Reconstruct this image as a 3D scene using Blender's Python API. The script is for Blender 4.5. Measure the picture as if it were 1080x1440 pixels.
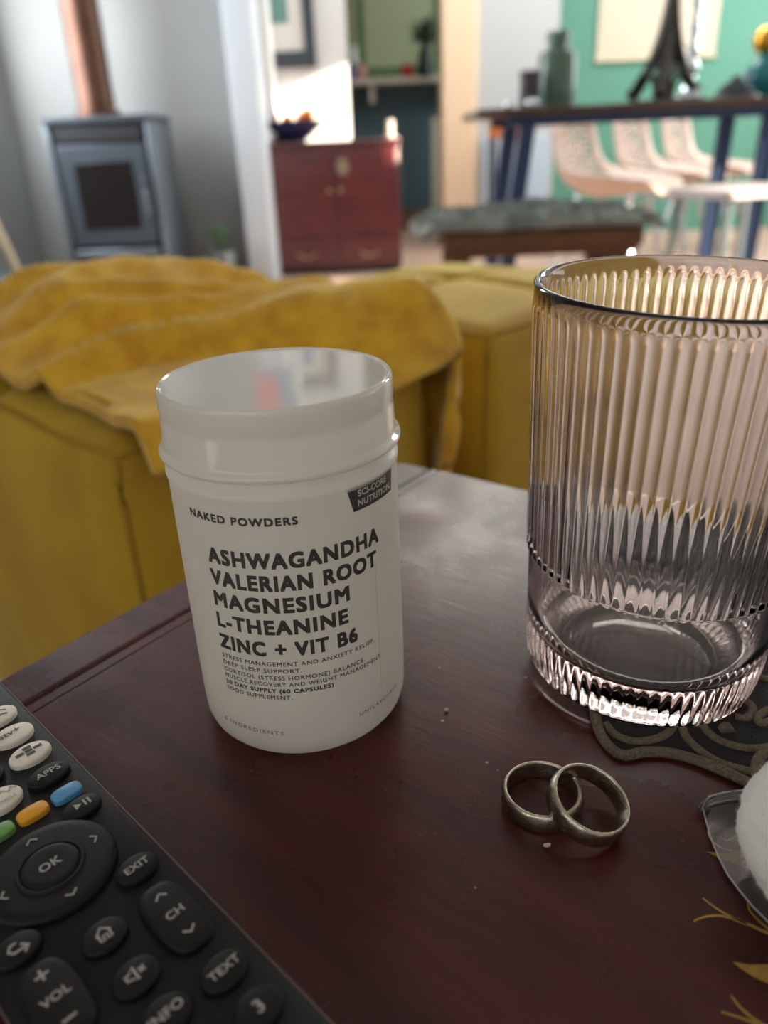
import bpy, bmesh, math, random
from mathutils import Vector, Matrix, noise
import numpy as np
random.seed(7)
S = bpy.context.scene
for o in list(bpy.data.objects): bpy.data.objects.remove(o)
C = S.collection
PI = math.pi

# ------------------------------------------------------------------ camera
EYE = .65                      # camera height; the low table top is .165 below it
FPX, CX, CY = 1082., 540., 720.
_dn = Vector((100/FPX, -2280/FPX, -1)).normalized()
_up = -_dn
_fw = Vector((0, 0, -1)); _Y = (_fw-_up*_fw.dot(_up)).normalized(); _X = _Y.cross(_up)
ROT = Matrix((_X, _Y, _up))    # camera axes -> world axes
cam = bpy.data.cameras.new('camera'); camo = bpy.data.objects.new('camera', cam); C.objects.link(camo)
camo.matrix_world = Matrix.Translation((0, 0, EYE)) @ ROT.to_4x4()
cam.sensor_fit = 'VERTICAL'; cam.sensor_height = 34.6; cam.sensor_width = 34.6*.75; cam.lens = 26.
cam.clip_start = .01
cam.dof.use_dof = True; cam.dof.focus_distance = .213; cam.dof.aperture_fstop = 26/3.1
S.camera = camo
S.view_settings.view_transform = 'Standard'; S.view_settings.look = 'None'
S.view_settings.gamma = 1; S.view_settings.use_curve_mapping = False
S.view_settings.exposure = 0.22

# ------------------------------------------------------------------ sky, sun, window light, added fill
W = bpy.data.worlds.new('world'); S.world = W; W.use_nodes = True
bg = W.node_tree.nodes['Background']; bg.inputs[0].default_value = (.80, .90, 1, 1); bg.inputs[1].default_value = 1.0
def lamp(name, kind, loc, direction, energy, color=(1, 1, 1), size=None, angle=None):
    l = bpy.data.lights.new(name, kind); o = bpy.data.objects.new(name, l); C.objects.link(o)
    o.location = loc; o.rotation_euler = Vector(direction).to_track_quat('-Z', 'Y').to_euler()
    l.energy = energy; l.color = color
    if size: l.shape = 'RECTANGLE'; l.size, l.size_y = size
    if angle: l.angle = angle
    return o
SUN = Vector((.80, -.45, .27)).normalized()          # towards the sun
lamp('sun', 'SUN', (6, -3, 4), -SUN, 18., (1, .86, .66), angle=.01)
lamp('daylight_skylight', 'AREA', (1.6, 4.68, 2.72), (0, 0, -1), 68., (1, .985, .95), (3.0, 1.5))
lamp('daylight_right_window', 'AREA', (3.56, 1.85, .85), (-1, 0, .0), 6., (.90, .95, 1), (1.4, .95))
lamp('daylight_left_window', 'AREA', (-1.86, 3.8, 1.4), (1, .1, -.08), 42., (.93, .96, 1), (1.2, 1.1))
lamp('added_dining_fill', 'AREA', (3.56, 5.0, 1.5), (-1, -.12, 0), 42., (.95, .97, 1), (1.3, 1.3))  # added fill from an unseen opening, brightens the back room
lamp('daylight_rear_window', 'AREA', (-.9, -1.52, 1.5), (0, 1, -.1), 2.7, (1, .97, .93), (1.5, 1.3))
lamp('added_alcove_fill', 'AREA', (1.56, 6.5, 1.6), (-1, 0, 0), 14., (.95, 1, .95), (.9, 1.1))  # added fill for the dark alcove, no window built there

# ------------------------------------------------------------------ placing helpers
def ray(x, y): return ROT @ Vector(((x-CX)/FPX, -(y-CY)/FPX, -1))
def at(x, y, Y):
    d = ray(x, y); return Vector((0, 0, EYE))+d*(Y/d.y)
def atz(x, y, z):
    d = ray(x, y); return Vector((0, 0, EYE))+d*((z-EYE)/d.z)
TZ = .485                                            # low table top

# ------------------------------------------------------------------ materials
def lin(c): return tuple((v/255/12.92 if v/255 <= .04045 else ((v/255+.055)/1.055)**2.4) for v in c)
M = {}
def mat(name, rgb, rough=.5, metal=0., var=0., scale=20., bump=0., bscale=None, stretch=None, rgb2=None, **kw):
    m = bpy.data.materials.new(name); m.use_nodes = True; nt = m.node_tree; b = nt.nodes['Principled BSDF']
    c = lin(rgb); b.inputs['Base Color'].default_value = (*c, 1)
    b.inputs['Roughness'].default_value = rough; b.inputs['Metallic'].default_value = metal
    for k, v in kw.items(): b.inputs[k.replace('_', ' ')].default_value = v
    if var or rgb2 or bump:
        tc = nt.nodes.new('ShaderNodeTexCoord'); mp = nt.nodes.new('ShaderNodeMapping')
        nt.links.new(tc.outputs['Object'], mp.inputs[0])
        if stretch: mp.inputs['Scale'].default_value = stretch
        n = nt.nodes.new('ShaderNodeTexNoise'); n.inputs['Scale'].default_value = scale; n.inputs['Detail'].default_value = 6
        nt.links.new(mp.outputs[0], n.inputs[0])
        if var or rgb2:
            c2 = lin(rgb2) if rgb2 else tuple(v*(1-var) for v in c)
            cr = nt.nodes.new('ShaderNodeValToRGB'); cr.color_ramp.elements[0].position = .35; cr.color_ramp.elements[1].position = .65
            cr.color_ramp.elements[0].color = (*c2, 1); cr.color_ramp.elements[1].color = (*c, 1)
            nt.links.new(n.outputs[0], cr.inputs[0]); nt.links.new(cr.outputs[0], b.inputs['Base Color'])
        if bump:
            n2 = n
            if bscale:
                n2 = nt.nodes.new('ShaderNodeTexNoise'); n2.inputs['Scale'].default_value = bscale; n2.inputs['Detail'].default_value = 4
                nt.links.new(mp.outputs[0], n2.inputs[0])
            bp = nt.nodes.new('ShaderNodeBump'); bp.inputs['Strength'].default_value = bump; bp.inputs['Distance'].default_value = .002
            nt.links.new(n2.outputs[0], bp.inputs['Height']); nt.links.new(bp.outputs[0], b.inputs['Normal'])
    M[name] = m; return m

mat('mahogany', (80, 28, 25), .30, var=0, rgb2=(52, 18, 18), scale=9, stretch=(9, 1.2, 4), bump=.035, bscale=60, Coat_Weight=.0, Specular_IOR_Level=.36)
def smudge(m):
    nt = m.node_tree; b = nt.nodes['Principled BSDF']; tc = nt.nodes.new('ShaderNodeTexCoord')
    n = nt.nodes.new('ShaderNodeTexNoise'); n.inputs['Scale'].default_value = 28; n.inputs['Detail'].default_value = 8; nt.links.new(tc.outputs['Object'], n.inputs[0])
    r = nt.nodes.new('ShaderNodeMapRange'); r.inputs[1].default_value = .35; r.inputs[2].default_value = .7; r.inputs[3].default_value = .23; r.inputs[4].default_value = .36
    nt.links.new(n.outputs[0], r.inputs[0]); nt.links.new(r.outputs[0], b.inputs['Roughness'])
    v = nt.nodes.new('ShaderNodeTexVoronoi'); v.inputs['Scale'].default_value = 110; nt.links.new(tc.outputs['Object'], v.inputs[0])
    w = nt.nodes.new('ShaderNodeTexNoise'); w.inputs['Scale'].default_value = 60; nt.links.new(tc.outputs['Object'], w.inputs[0])
    k = nt.nodes.new('ShaderNodeMath'); k.operation = 'MULTIPLY_ADD'; k.inputs[1].default_value = .22; k.inputs[2].default_value = -.085; nt.links.new(w.outputs[0], k.inputs[0])
    lt = nt.nodes.new('ShaderNodeMath'); lt.operation = 'LESS_THAN'; nt.links.new(v.outputs['Distance'], lt.inputs[0]); nt.links.new(k.outputs[0], lt.inputs[1])
    src = b.inputs['Base Color'].links[0].from_socket
    mx = nt.nodes.new('ShaderNodeMix'); mx.data_type = 'RGBA'; mx.inputs[7].default_value = (.30, .22, .20, 1)
    nt.links.new(lt.outputs[0], mx.inputs[0]); nt.links.new(src, mx.inputs[6]); nt.links.new(mx.outputs[2], b.inputs['Base Color'])
smudge(M['mahogany'])
mat('mahogany_dark', (52, 22, 20), .4)
mat('gold_paint', (176, 138, 62), .45, metal=.25, var=.25, scale=400)
mat('pale_paint', (196, 184, 170), .5)
mat('jar_plastic', (238, 234, 226), .34, var=.05, scale=60, Subsurface_Weight=.35, Subsurface_Radius=(.01, .009, .008), Subsurface_Scale=.6)
mat('lid_plastic', (236, 234, 228), .10, Subsurface_Weight=.35, Subsurface_Radius=(.01, .009, .008), Subsurface_Scale=.6, Coat_Weight=1., Coat_Roughness=.02)
def see_through(m, fac, rgb):
    nt = m.node_tree; b = nt.nodes['Principled BSDF']; out = nt.nodes['Material Output']
    t = nt.nodes.new('ShaderNodeBsdfTranslucent'); t.inputs[0].default_value = (*lin(rgb), 1); mx = nt.nodes.new('ShaderNodeMixShader'); mx.inputs[0].default_value = fac
    nt.links.new(b.outputs[0], mx.inputs[1]); nt.links.new(t.outputs[0], mx.inputs[2]); nt.links.new(mx.outputs[0], out.inputs[0])
for k in ('jar_plastic', 'lid_plastic'):
    M[k].node_tree.nodes['Principled BSDF'].inputs['Subsurface Weight'].default_value = 0
    see_through(M[k], .48, (246, 243, 236))
mat('print_ink', (66, 65, 60), .5)
mat('print_thin', (84, 80, 74), .5)
mat('print_white', (205, 200, 190), .5)
mat('remote_black', (15, 15, 16), .5, Specular_IOR_Level=.3, bump=.05, scale=900)
mat('remote_edge', (120, 112, 108), .3, metal=.6)
mat('rubber_black', (11, 11, 12), .55, Specular_IOR_Level=.3)
mat('rubber_white', (226, 218, 204), .5)
mat('rubber_blue', (86, 152, 198), .45); mat('rubber_orange', (226, 160, 34), .45); mat('rubber_green', (110, 160, 84), .45); mat('rubber_red', (186, 50, 46), .45)
mat('legend_grey', (165, 163, 158), .6)
mat('silver', (200, 192, 174), .26, metal=1., var=.25, scale=300, bump=.15, bscale=900)
mat('ring_engraving', (22, 20, 17), .8)
mat('velvet', (192, 158, 30), .75, rgb2=(168, 130, 18), scale=7, bump=.1, bscale=250, Sheen_Weight=.5, Sheen_Roughness=.4, Sheen_Tint=(1., .85, .35, 1))
mat('velvet_piping', (164, 128, 22), .8)
mat('plush', (236, 186, 42), .9, rgb2=(208, 150, 24), scale=40, bump=.9, bscale=500, Sheen_Weight=.9, Sheen_Roughness=.45, Sheen_Tint=(1., .86, .45, 1))
mat('doily_cloth', (34, 32, 34), .95, bump=.5, scale=900)
mat('doily_cord', (128, 114, 92), .85, var=.35, scale=900, bump=.9, bscale=1400)
mat('cotton', (238, 238, 234), .95, bump=.3, scale=500, Subsurface_Weight=.2, Subsurface_Radius=(.004, .004, .004))
mat('crumb', (205, 180, 165), .7)
mat('stove_grey', (74, 84, 94), .45, metal=.2, var=.1, scale=8)
mat('stove_dark', (34, 38, 42), .5)
mat('stove_side', (120, 132, 142), .32, metal=.4)
mat('stove_glass', (30, 27, 28), .12)
mat('copper', (104, 74, 60), .34, metal=.7, var=.25, scale=6)
mat('zinc', (128, 140, 144), .4, metal=.6, var=.15, scale=15)
mat('pale_wood', (212, 196, 164), .6, var=.12, scale=10, stretch=(1, 1, 8))
mat('wall_grey', (158, 160, 158), .85, var=.05, scale=2)
mat('wall_white', (232, 233, 232), .85)
mat('post_blue_white', (206, 216, 224), .6)
mat('wall_sunlit_peach', (236, 208, 176), .85)  # warm sunlight on the column is put into this colour
mat('wall_silver', (186, 190, 192), .85)
mat('wall_green', (94, 148, 128), .85, var=.04, scale=2)
mat('wall_olive', (168, 174, 142), .8)
mat('wall_teal', (84, 106, 116), .8)
mat('ceiling_white', (236, 236, 234), .9)
mat('floor_clay', (186, 156, 138), .5, var=.18, scale=3, bump=.1)
mat('chest_red', (104, 42, 48), .25, rgb2=(86, 34, 42), scale=4, stretch=(1, 1, 5), Coat_Weight=.5, Coat_Roughness=.2)
mat('bronze', (150, 138, 116), .5, metal=.3)
mat('brass', (196, 176, 130), .4, metal=.9)
mat('bowl_blue', (48, 58, 96), .25)
mat('orange_peel', (232, 132, 36), .5, bump=.3, scale=200)
mat('white_glaze', (232, 232, 230), .25)
mat('frame_dark', (62, 68, 76), .4)
mat('mat_board', (232, 230, 224), .8)
mat('paper', (206, 196, 174), .85, var=.04, scale=6)
mat('shelf_cream', (206, 198, 186), .6)
mat('leaf_dark', (42, 58, 44), .6, var=.3, scale=30)
mat('leaf_green', (86, 120, 84), .6)
mat('red_glaze', (190, 66, 60), .35); mat('pink_glaze', (206, 150, 146), .4); mat('blue_glaze', (90, 108, 160), .3)
mat('walnut_top', (84, 68, 58), .35, var=.2, scale=6, stretch=(1, 8, 1))
mat('blue_steel', (44, 66, 104), .4, metal=.2)
mat('bottle_green', (92, 118, 104), .3)
mat('dark_box', (66, 60, 68), .5)
mat('iron_dark', (72, 70, 66), .35, metal=.7)
mat('crystal', (235, 245, 250), .08, metal=.85)
mat('teal_glass', (36, 130, 140), .15)
mat('navy', (24, 36, 46), .8)
mat('gold', (226, 172, 66), .25, metal=.9)
mat('chair_shell', (214, 190, 176), .4, var=.06, scale=8)
mat('chrome', (200, 200, 205), .15, metal=1.)
mat('stool_seat', (200, 190, 190), .6)
mat('bench_wood', (122, 84, 58), .55, var=.25, scale=8, stretch=(1, 8, 4))
mat('sheepskin', (156, 164, 158), .95, rgb2=(104, 112, 106), scale=14, bump=.6, bscale=120, Sheen_Weight=.6)
mat('orange_wood', (206, 116, 50), .5)
mat('pale_blue', (188, 208, 226), .6)
mat('canvas_blue', (120, 166, 206), .6); mat('canvas_pink', (234, 92, 104), .6)
mat('sun_blocker_white', (235, 240, 242), .4)
mat('frame_white', (228, 230, 230), .5)

def glass_mat(name, color, density, ior=1.48, rough=0.):
    m = bpy.data.materials.new(name); m.use_nodes = True; nt = m.node_tree
    b = nt.nodes['Principled BSDF']; b.inputs['Base Color'].default_value = (1, .995, .99, 1)
    b.inputs['Transmission Weight'].default_value = 1; b.inputs['Roughness'].default_value = rough; b.inputs['IOR'].default_value = ior
    if density:
        v = nt.nodes.new('ShaderNodeVolumeAbsorption'); v.inputs[0].default_value = (*color, 1); v.inputs[1].default_value = density
        nt.links.new(v.outputs[0], nt.nodes['Material Output'].inputs['Volume'])
    M[name] = m
glass_mat('pink_glass', (1, .72, .69), 14.)  # slight pink tint; density also stands in for a salmon reflection in the base
def film_mat(name, milk=.16):
    m = bpy.data.materials.new(name); m.use_nodes = True; nt = m.node_tree; nt.nodes.clear()
    out = nt.nodes.new('ShaderNodeOutputMaterial'); tr = nt.nodes.new('ShaderNodeBsdfTransparent'); df = nt.nodes.new('ShaderNodeBsdfDiffuse')
    gl = nt.nodes.new('ShaderNodeBsdfGlossy'); gl.inputs['Roughness'].default_value = .06; df.inputs[0].default_value = (.75, .75, .76, 1)
    a = nt.nodes.new('ShaderNodeMixShader'); a.inputs[0].default_value = milk
    b = nt.nodes.new('ShaderNodeMixShader'); fr = nt.nodes.new('ShaderNodeFresnel'); fr.inputs[0].default_value = 1.4
    nt.links.new(tr.outputs[0], a.inputs[1]); nt.links.new(df.outputs[0], a.inputs[2])
    nt.links.new(fr.outputs[0], b.inputs[0]); nt.links.new(a.outputs[0], b.inputs[1]); nt.links.new(gl.outputs[0], b.inputs[2])
    nt.links.new(b.outputs[0], out.inputs[0]); M[name] = m
film_mat('clear_film', .035); film_mat('film_edge', .45)

def art_mat():
    m = bpy.data.materials.new('print_art'); m.use_nodes = True; nt = m.node_tree; b = nt.nodes['Principled BSDF']
    b.inputs['Roughness'].default_value = .5
    tc = nt.nodes.new('ShaderNodeTexCoord'); sp = nt.nodes.new('ShaderNodeSeparateXYZ'); nt.links.new(tc.outputs['Generated'], sp.inputs[0])
    def blob(cx, cz, sx, sz):
        mp = nt.nodes.new('ShaderNodeMapping'); mp.vector_type = 'POINT'
        mp.inputs['Location'].default_value = (-cx/sx, 0, -cz/sz); mp.inputs['Scale'].default_value = (1/sx, 0, 1/sz)
        nt.links.new(tc.outputs['Generated'], mp.inputs[0])
        ln = nt.nodes.new('ShaderNodeVectorMath'); ln.operation = 'LENGTH'; nt.links.new(mp.outputs[0], ln.inputs[0])
        lt = nt.nodes.new('ShaderNodeMath'); lt.operation = 'LESS_THAN'; lt.inputs[1].default_value = 1; nt.links.new(ln.outputs['Value'], lt.inputs[0])
        return lt
    prev = None; base = (*lin((104, 150, 140)), 1)
    for (cx, cz, sx, sz, col) in ((.80, .66, .42, .30, (120, 166, 206)), (.42, .66, .34, .24, (232, 96, 104))):
        mx = nt.nodes.new('ShaderNodeMix'); mx.data_type = 'RGBA'; bl = blob(cx, cz, sx, sz)
        nt.links.new(bl.outputs[0], mx.inputs[0])
        if prev: nt.links.new(prev.outputs[2], mx.inputs[6])
        else: mx.inputs[6].default_value = base
        mx.inputs[7].default_value = (*lin(col), 1); prev = mx
    nt.links.new(prev.outputs[2], b.inputs['Base Color']); M['print_art'] = m
art_mat()

# ------------------------------------------------------------------ mesh helpers
class MB:
    def __init__(s): s.v = []; s.f = []
    def add(s, v, f):
        n = len(s.v); s.v += [tuple(p) for p in v]; s.f += [tuple(i+n for i in q) for q in f]; return s
    def box(s, a, b, rz=0., org=None):
        x0, y0, z0 = a; x1, y1, z1 = b
        v = [Vector(p) for p in ((x0, y0, z0), (x1, y0, z0), (x1, y1, z0), (x0, y1, z0), (x0, y0, z1), (x1, y0, z1), (x1, y1, z1), (x0, y1, z1))]
        return s.add(v, ((0, 3, 2, 1), (4, 5, 6, 7), (0, 1, 5, 4), (1, 2, 6, 5), (2, 3, 7, 6), (3, 0, 4, 7)))
    def lathe(s, prof, n=48, c=(0, 0, 0), sx=1., sy=1., caps=True):
        v = []; f = []
        for r, z in prof:
            for i in range(n):
                a = 2*PI*i/n; v.append((c[0]+r*sx*math.cos(a), c[1]+r*sy*math.sin(a), c[2]+z))
        for k in range(len(prof)-1):
            for i in range(n):
                j = (i+1) % n; f.append((k*n+i, k*n+j, k*n+n+j, k*n+n+i))
        if prof[0][0] > 1e-6 and caps: f.append(tuple(reversed(range(n))))
        if prof[-1][0] > 1e-6 and caps: f.append(tuple(range((len(prof)-1)*n, len(prof)*n)))
        return s.add(v, f)
    def tube(s, pts, r, n=8, closed=False, flat=1.):
        pts = [Vector(p) for p in pts]; N = len(pts); v = []; f = []; up = Vector((0, 0, 1))
        rr = r if isinstance(r, (list, tuple)) else [r]*N
        for i, p in enumerate(pts):
            if closed: t = pts[(i+1) % N]-pts[i-1]
            else: t = pts[min(i+1, N-1)]-pts[max(i-1, 0)]
            t.normalize(); a = t.cross(up)
            if a.length < .05: a = t.cross(Vector((0, 1, 0)))
            a.normalize(); b = a.cross(t)
            for k in range(n):
                w = 2*PI*k/n; v.append(p+a*(rr[i]*math.cos(w))+b*(rr[i]*flat*math.sin(w)))
        for i in range(N if closed else N-1):
            j = (i+1) % N
            for k in range(n): f.append((i*n+k, i*n+(k+1) % n, j*n+(k+1) % n, j*n+k))
        if not closed: f.append(tuple(reversed(range(n)))); f.append(tuple(range((N-1)*n, N*n)))
        return s.add(v, f)
    def prism(s, poly, z0, z1):
        n = len(poly)
        v = [(p[0], p[1], z0) for p in poly]+[(p[0], p[1], z1) for p in poly]
        f = [tuple(reversed(range(n))), tuple(range(n, 2*n))]+[(i, (i+1) % n, n+(i+1) % n, n+i) for i in range(n)]
        return s.add(v, f)
    def grid(s, fn, nu, nv):
        v = [fn(i/nu, j/nv) for i in range(nu+1) for j in range(nv+1)]
        f = [(i*(nv+1)+j, (i+1)*(nv+1)+j, (i+1)*(nv+1)+j+1, i*(nv+1)+j+1) for i in range(nu) for j in range(nv)]
        return s.add(v, f)
    def ball(s, c, r, n=20, m=12, sz=1.):
        prof = [(r*math.sin(PI*k/m), -r*sz*math.cos(PI*k/m)) for k in range(m+1)]
        prof[0] = (1e-7, prof[0][1]); prof[-1] = (1e-7, prof[-1][1])
        return s.lathe(prof, n, c)
    def xf(s, fn): s.v = [tuple(fn(Vector(p))) for p in s.v]; return s
    def build(s, name, m, parent=None, smooth=True, bevel=0., solid=0., angle=40, fix=True, loc=None, kind=None, label=None):
        me = bpy.data.meshes.new(name); me.from_pydata([tuple(p) for p in s.v], [], s.f)
        if fix:
            bm = bmesh.new(); bm.from_mesh(me); bmesh.ops.remove_doubles(bm, verts=bm.verts, dist=1e-7)
            bmesh.ops.recalc_face_normals(bm, faces=bm.faces); bm.to_mesh(me); bm.free()
        me.materials.append(M[m])
        if smooth:
            me.polygons.foreach_set('use_smooth', [True]*len(me.polygons)); me.set_sharp_from_angle(angle=math.radians(angle))
        o = bpy.data.objects.new(name, me); C.objects.link(o)
        if parent: o.parent = parent
        if loc: o.location = loc
        if solid: k = o.modifiers.new('solid', 'SOLIDIFY'); k.thickness = solid; k.offset = 0
        if bevel: k = o.modifiers.new('bevel', 'BEVEL'); k.width = bevel; k.segments = 2; k.limit_method = 'ANGLE'
        if kind: o['kind'] = kind
        if label: o['label'] = label
        return o
def tag(o, label, cat, group=None):
    o['label'] = label; o['category'] = cat
    if group: o['group'] = group
    return o
def thing(name, label, cat, loc=(0, 0, 0), rz=0., group=None):
    o = bpy.data.objects.new(name, None); C.objects.link(o); o.location = loc; o.rotation_euler = (0, 0, rz)
    o.empty_display_size = .05
    return tag(o, label, cat, group)
def copy_tree(o, parent=None):
    c = o.copy(); C.objects.link(c); c.parent = parent
    for ch in list(o.children): copy_tree(ch, c)
    return c
def box(name, a, b, m, parent=None, bevel=0., **k): return MB().box(a, b).build(name, m, parent, smooth=bool(bevel), bevel=bevel, **k)
def struct(o): o['kind'] = 'structure'; return o

_txt = {}
def text_mesh(body, bold=0., spacing=1.):
    """flat outline of a line of writing: cap height 1, starting at x = 0, baseline 0"""
    key = (body, bold, spacing)
    if key not in _txt:
        cu = bpy.data.curves.new('t', 'FONT'); cu.body = body; cu.size = 1; cu.offset = bold; cu.space_character = spacing; cu.resolution_u = 3
        o = bpy.data.objects.new('t', cu); C.objects.link(o); dg = bpy.context.evaluated_depsgraph_get(); dg.update()
        me = o.evaluated_get(dg).to_mesh(); v = [tuple(p.co) for p in me.vertices]; f = [tuple(p.vertices) for p in me.polygons]
        o.evaluated_get(dg).to_mesh_clear(); bpy.data.objects.remove(o); bpy.data.curves.remove(cu)
        x0 = min(p[0] for p in v); x1 = max(p[0] for p in v); cap = .729
        _txt[key] = ([((p[0]-x0)/cap, p[1]/cap) for p in v], f, (x1-x0)/cap)
    return _txt[key]

# ================================================================== THE ROOM
struct(box('floor', (-2.0, -1.7, -.06), (3.7, 8.0, 0), 'floor_clay'))
SK = (.0, 3.85, 3.2, 5.5)                              # skylight opening x0, y0, x1, y1
mb_ = ((-2.0, -1.7, 3.7, SK[1]), (-2.0, SK[3], 3.7, 8.0), (-2.0, SK[1], SK[0], SK[3]), (SK[2], SK[1], 3.7, SK[3]))
def ceiling():
    mb = MB()
    for a, b, c, d in mb_: mb.box((a, b, 2.6), (c, d, 2.68))
    x0, y0, x1, y1 = SK
    for a, b, c, d in ((x0-.05, y0-.05, x1+.05, y0), (x0-.05, y1, x1+.05, y1+.05), (x0-.05, y0, x0, y1), (x1, y0, x1+.05, y1)): mb.box((a, b, 2.6), (c, d, 3.3))  # unseen curb round the opening, added to keep low sun out
    return struct(mb.build('ceiling', 'ceiling_white', smooth=False))
ceiling()
def skylight():
    x0, y0, x1, y1 = SK; mb = MB(); w = .05
    for a, b, c, d in ((x0, y0, x1, y0+w), (x0, y1-w, x1, y1), (x0, y0+w, x0+w, y1-w), (x1-w, y0+w, x1, y1-w), ((x0+x1)/2-w/2, y0+w, (x0+x1)/2+w/2, y1-w)): mb.box((a, b, 2.62), (c, d, 2.67))
    return struct(mb.build('window_6', 'frame_white', smooth=False))
skylight()
def wall_holes(name, axis, pos, th, u0, u1, z1, holes, m):
    """wall in plane axis=pos, spanning u0..u1, with rectangular openings (ua,ub,za,zb)"""
    mb = MB(); us = sorted({u0, u1, *[h[0] for h in holes], *[h[1] for h in holes]})
    for a, b in zip(us[:-1], us[1:]):
        hs = sorted([h for h in holes if h[0] <= a+1e-6 and h[1] >= b-1e-6], key=lambda h: h[2]); z = 0
        for h in hs+[(0, 0, z1, z1)]:
            if h[2] > z+1e-6:
                if axis == 'x': mb.box((pos, a, z), (pos+th, b, h[2]))
                else: mb.box((a, pos, z), (b, pos+th, h[2]))
            z = h[3]
    return struct(mb.build(name, m, smooth=False))
def window(name, axis, pos, a, b, z0, z1, nv=1, nh=0, pane=False):
    f = MB(); w = .05; t = .05
    def bx(u0, u1, za, zb):
        if axis == 'x': f.box((pos-t/2, u0, za), (pos+t/2, u1, zb))
        else: f.box((u0, pos-t/2, za), (u1, pos+t/2, zb))
    bx(a, a+w, z0, z1); bx(b-w, b, z0, z1); bx(a+w, b-w, z0, z0+w); bx(a+w, b-w, z1-w, z1)
    for i in range(nv): c = a+(b-a)*(i+1)/(nv+1); bx(c-w/2, c+w/2, z0+w, z1-w)
    for i in range(nh): c = z0+(z1-z0)*(i+1)/(nh+1); bx(a+w, b-w, c-w/2, c+w/2)
    return struct(f.build(name, 'frame_white', smooth=False))
# right wall: a wide glazed opening and a small high window that lets the sun in
wall_holes('wall_right', 'x', 3.6, .12, -1.6, 7.9, 2.6, [(1.2, 2.50, .3, 1.4), (2.55, 3.12, 1.70, 2.42), (4.3, 5.7, .8, 2.2)], 'wall_white')
window('window_1', 'x', 3.66, 1.2, 2.50, .3, 1.4, 2)
window('window_2', 'x', 3.66, 2.55, 3.12, 1.70, 2.42, 0)
window('added_window_5', 'x', 3.66, 4.3, 5.7, .8, 2.2, 1)  # unseen frame added round the dining fill light
struct(box('added_sun_blocker', (3.69, 4.3, .8), (3.70, 5.7, 2.2), 'sun_blocker_white'))  # unseen white sheet added to block the sun at this opening
wall_holes('wall_left', 'x', -2.02, .12, -1.6, 4.8, 2.6, [(3.15, 4.46, .80, 1.98)], 'wall_grey')
window('window_3', 'x', -1.96, 3.15, 4.46, .80, 1.98, 1)
wall_holes('wall_rear', 'y', -1.7, .12, -1.9, 3.6, 2.6, [(-1.7, -.1, .8, 2.2)], 'wall_white')
window('window_4', 'y', -1.64, -1.7, -.1, .8, 2.2, 1)

PL = at(309, 0, 4.35).x; PR = at(350, 0, 4.35).x
struct(box('wall_back_left', (-1.9, 4.7, 0), (PR, 4.82, 2.6), 'wall_grey'))
struct(box('trim_1', (PL, 4.35, 0), (PR, 4.7, 2.6), 'post_blue_white', bevel=.008))
WE = at(487, 60, 5.12).x
struct(box('wall_back_center', (PR-.02, 5.12, 0), (WE, 5.24, 2.6), 'wall_white'))
struct(box('wall_passage', (PR-.02, 4.82, 0), (PR+.02, 5.12, 2.6), 'wall_white'))
cl = at(622, 60, 5.6).x; cr = at(672, 60, 5.6).x
struct(box('trim_2', (cl, 5.6, 0), (cr, 5.9, 2.6), 'wall_sunlit_peach', bevel=.01))
gx = at(786, 60, 5.64).x
struct(box('wall_back_right', (cr, 5.64, 0), (gx, 5.8, 2.6), 'wall_silver'))
struct(box('wall_green', (gx-.1, 6.05, 0), (3.6, 6.2, 2.6), 'wall_green'))
struct(box('wall_return', (gx-.1, 5.8, 0), (gx-.04, 6.05, 2.6), 'wall_silver'))
# alcove beyond the opening
struct(box('wall_alcove', (-1.2, 7.1, 0), (1.6, 7.25, 2.6), 'wall_olive'))
struct(box('wall_alcove_side', (-1.32, 5.24, 0), (-1.2, 7.25, 2.6), 'wall_teal'))
zs = at(550, 112, 6.95).z
struct(box('trim_3', (-1.2, 7.06, .16), (1.6, 7.1, zs-.03), 'wall_teal'))          # dark dado
struct(box('baseboard_alcove', (-1.2, 6.98, 0), (1.6, 7.06, .16), 'bench_wood'))
ex = at(613, 240, 6.9); struct(box('trim_4', (ex.x-.03, 6.92, 0), (ex.x+.03, 6.98, at(613, 165, 6.95).z), 'shelf_cream'))
b0 = at(676, 195, 5.6); b1 = at(772, 195, 5.6)
struct(box('trim_5', (b0.x+.02, 5.61, .02), (b1.x, 5.64, b0.z), 'pale_blue'))

# ================================================================== LOW TABLE
c0 = atz(563, 648, TZ); e0 = atz(0, 953, TZ); u1 = (e0-c0).normalized(); RZ = math.atan2(u1.y, u1.x)
t = thing('coffee_table', 'dark red-brown wooden low table with an inlaid border and gold painted leaves', 'table', (c0.x, c0.y, 0), RZ)
LX, LY = 1.15, .62; TH = .028
z0, z1 = TZ-TH, TZ
for k, (a, b, nm) in enumerate((((0, 0, z0), (LX, .0215, z1), 'border_board'), ((0, LY-.0215, z0), (LX, LY, z1), 'border_board'),
                                ((0, .0222, z0), (LX, .0272, z1-.0004), 'inlay_strip'), ((0, LY-.0272, z0), (LX, LY-.0222, z1-.0004), 'inlay_strip'),
                                ((0, .0279, z0), (LX, LY-.0279, z1), 'tabletop'))):
    box(nm, a, b, 'mahogany', t, bevel=.0022 if nm == 'border_board' else .0006)
for a, b in (((.04, .04, z0-.07), (LX-.04, .062, z0)), ((.04, LY-.062, z0-.07), (LX-.04, LY-.04, z0)), ((.04, .062, z0-.07), (.062, LY-.062, z0)), ((LX-.062, .062, z0-.07), (LX-.04, LY-.062, z0))):
    box('apron', a, b, 'mahogany_dark', t, bevel=.002)
for lx in (.03, LX-.085):
    for ly in (.03, LY-.085): box('leg', (lx, ly, 0), (lx+.055, ly+.055, z0-.0), 'mahogany_dark', t, bevel=.004)
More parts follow.
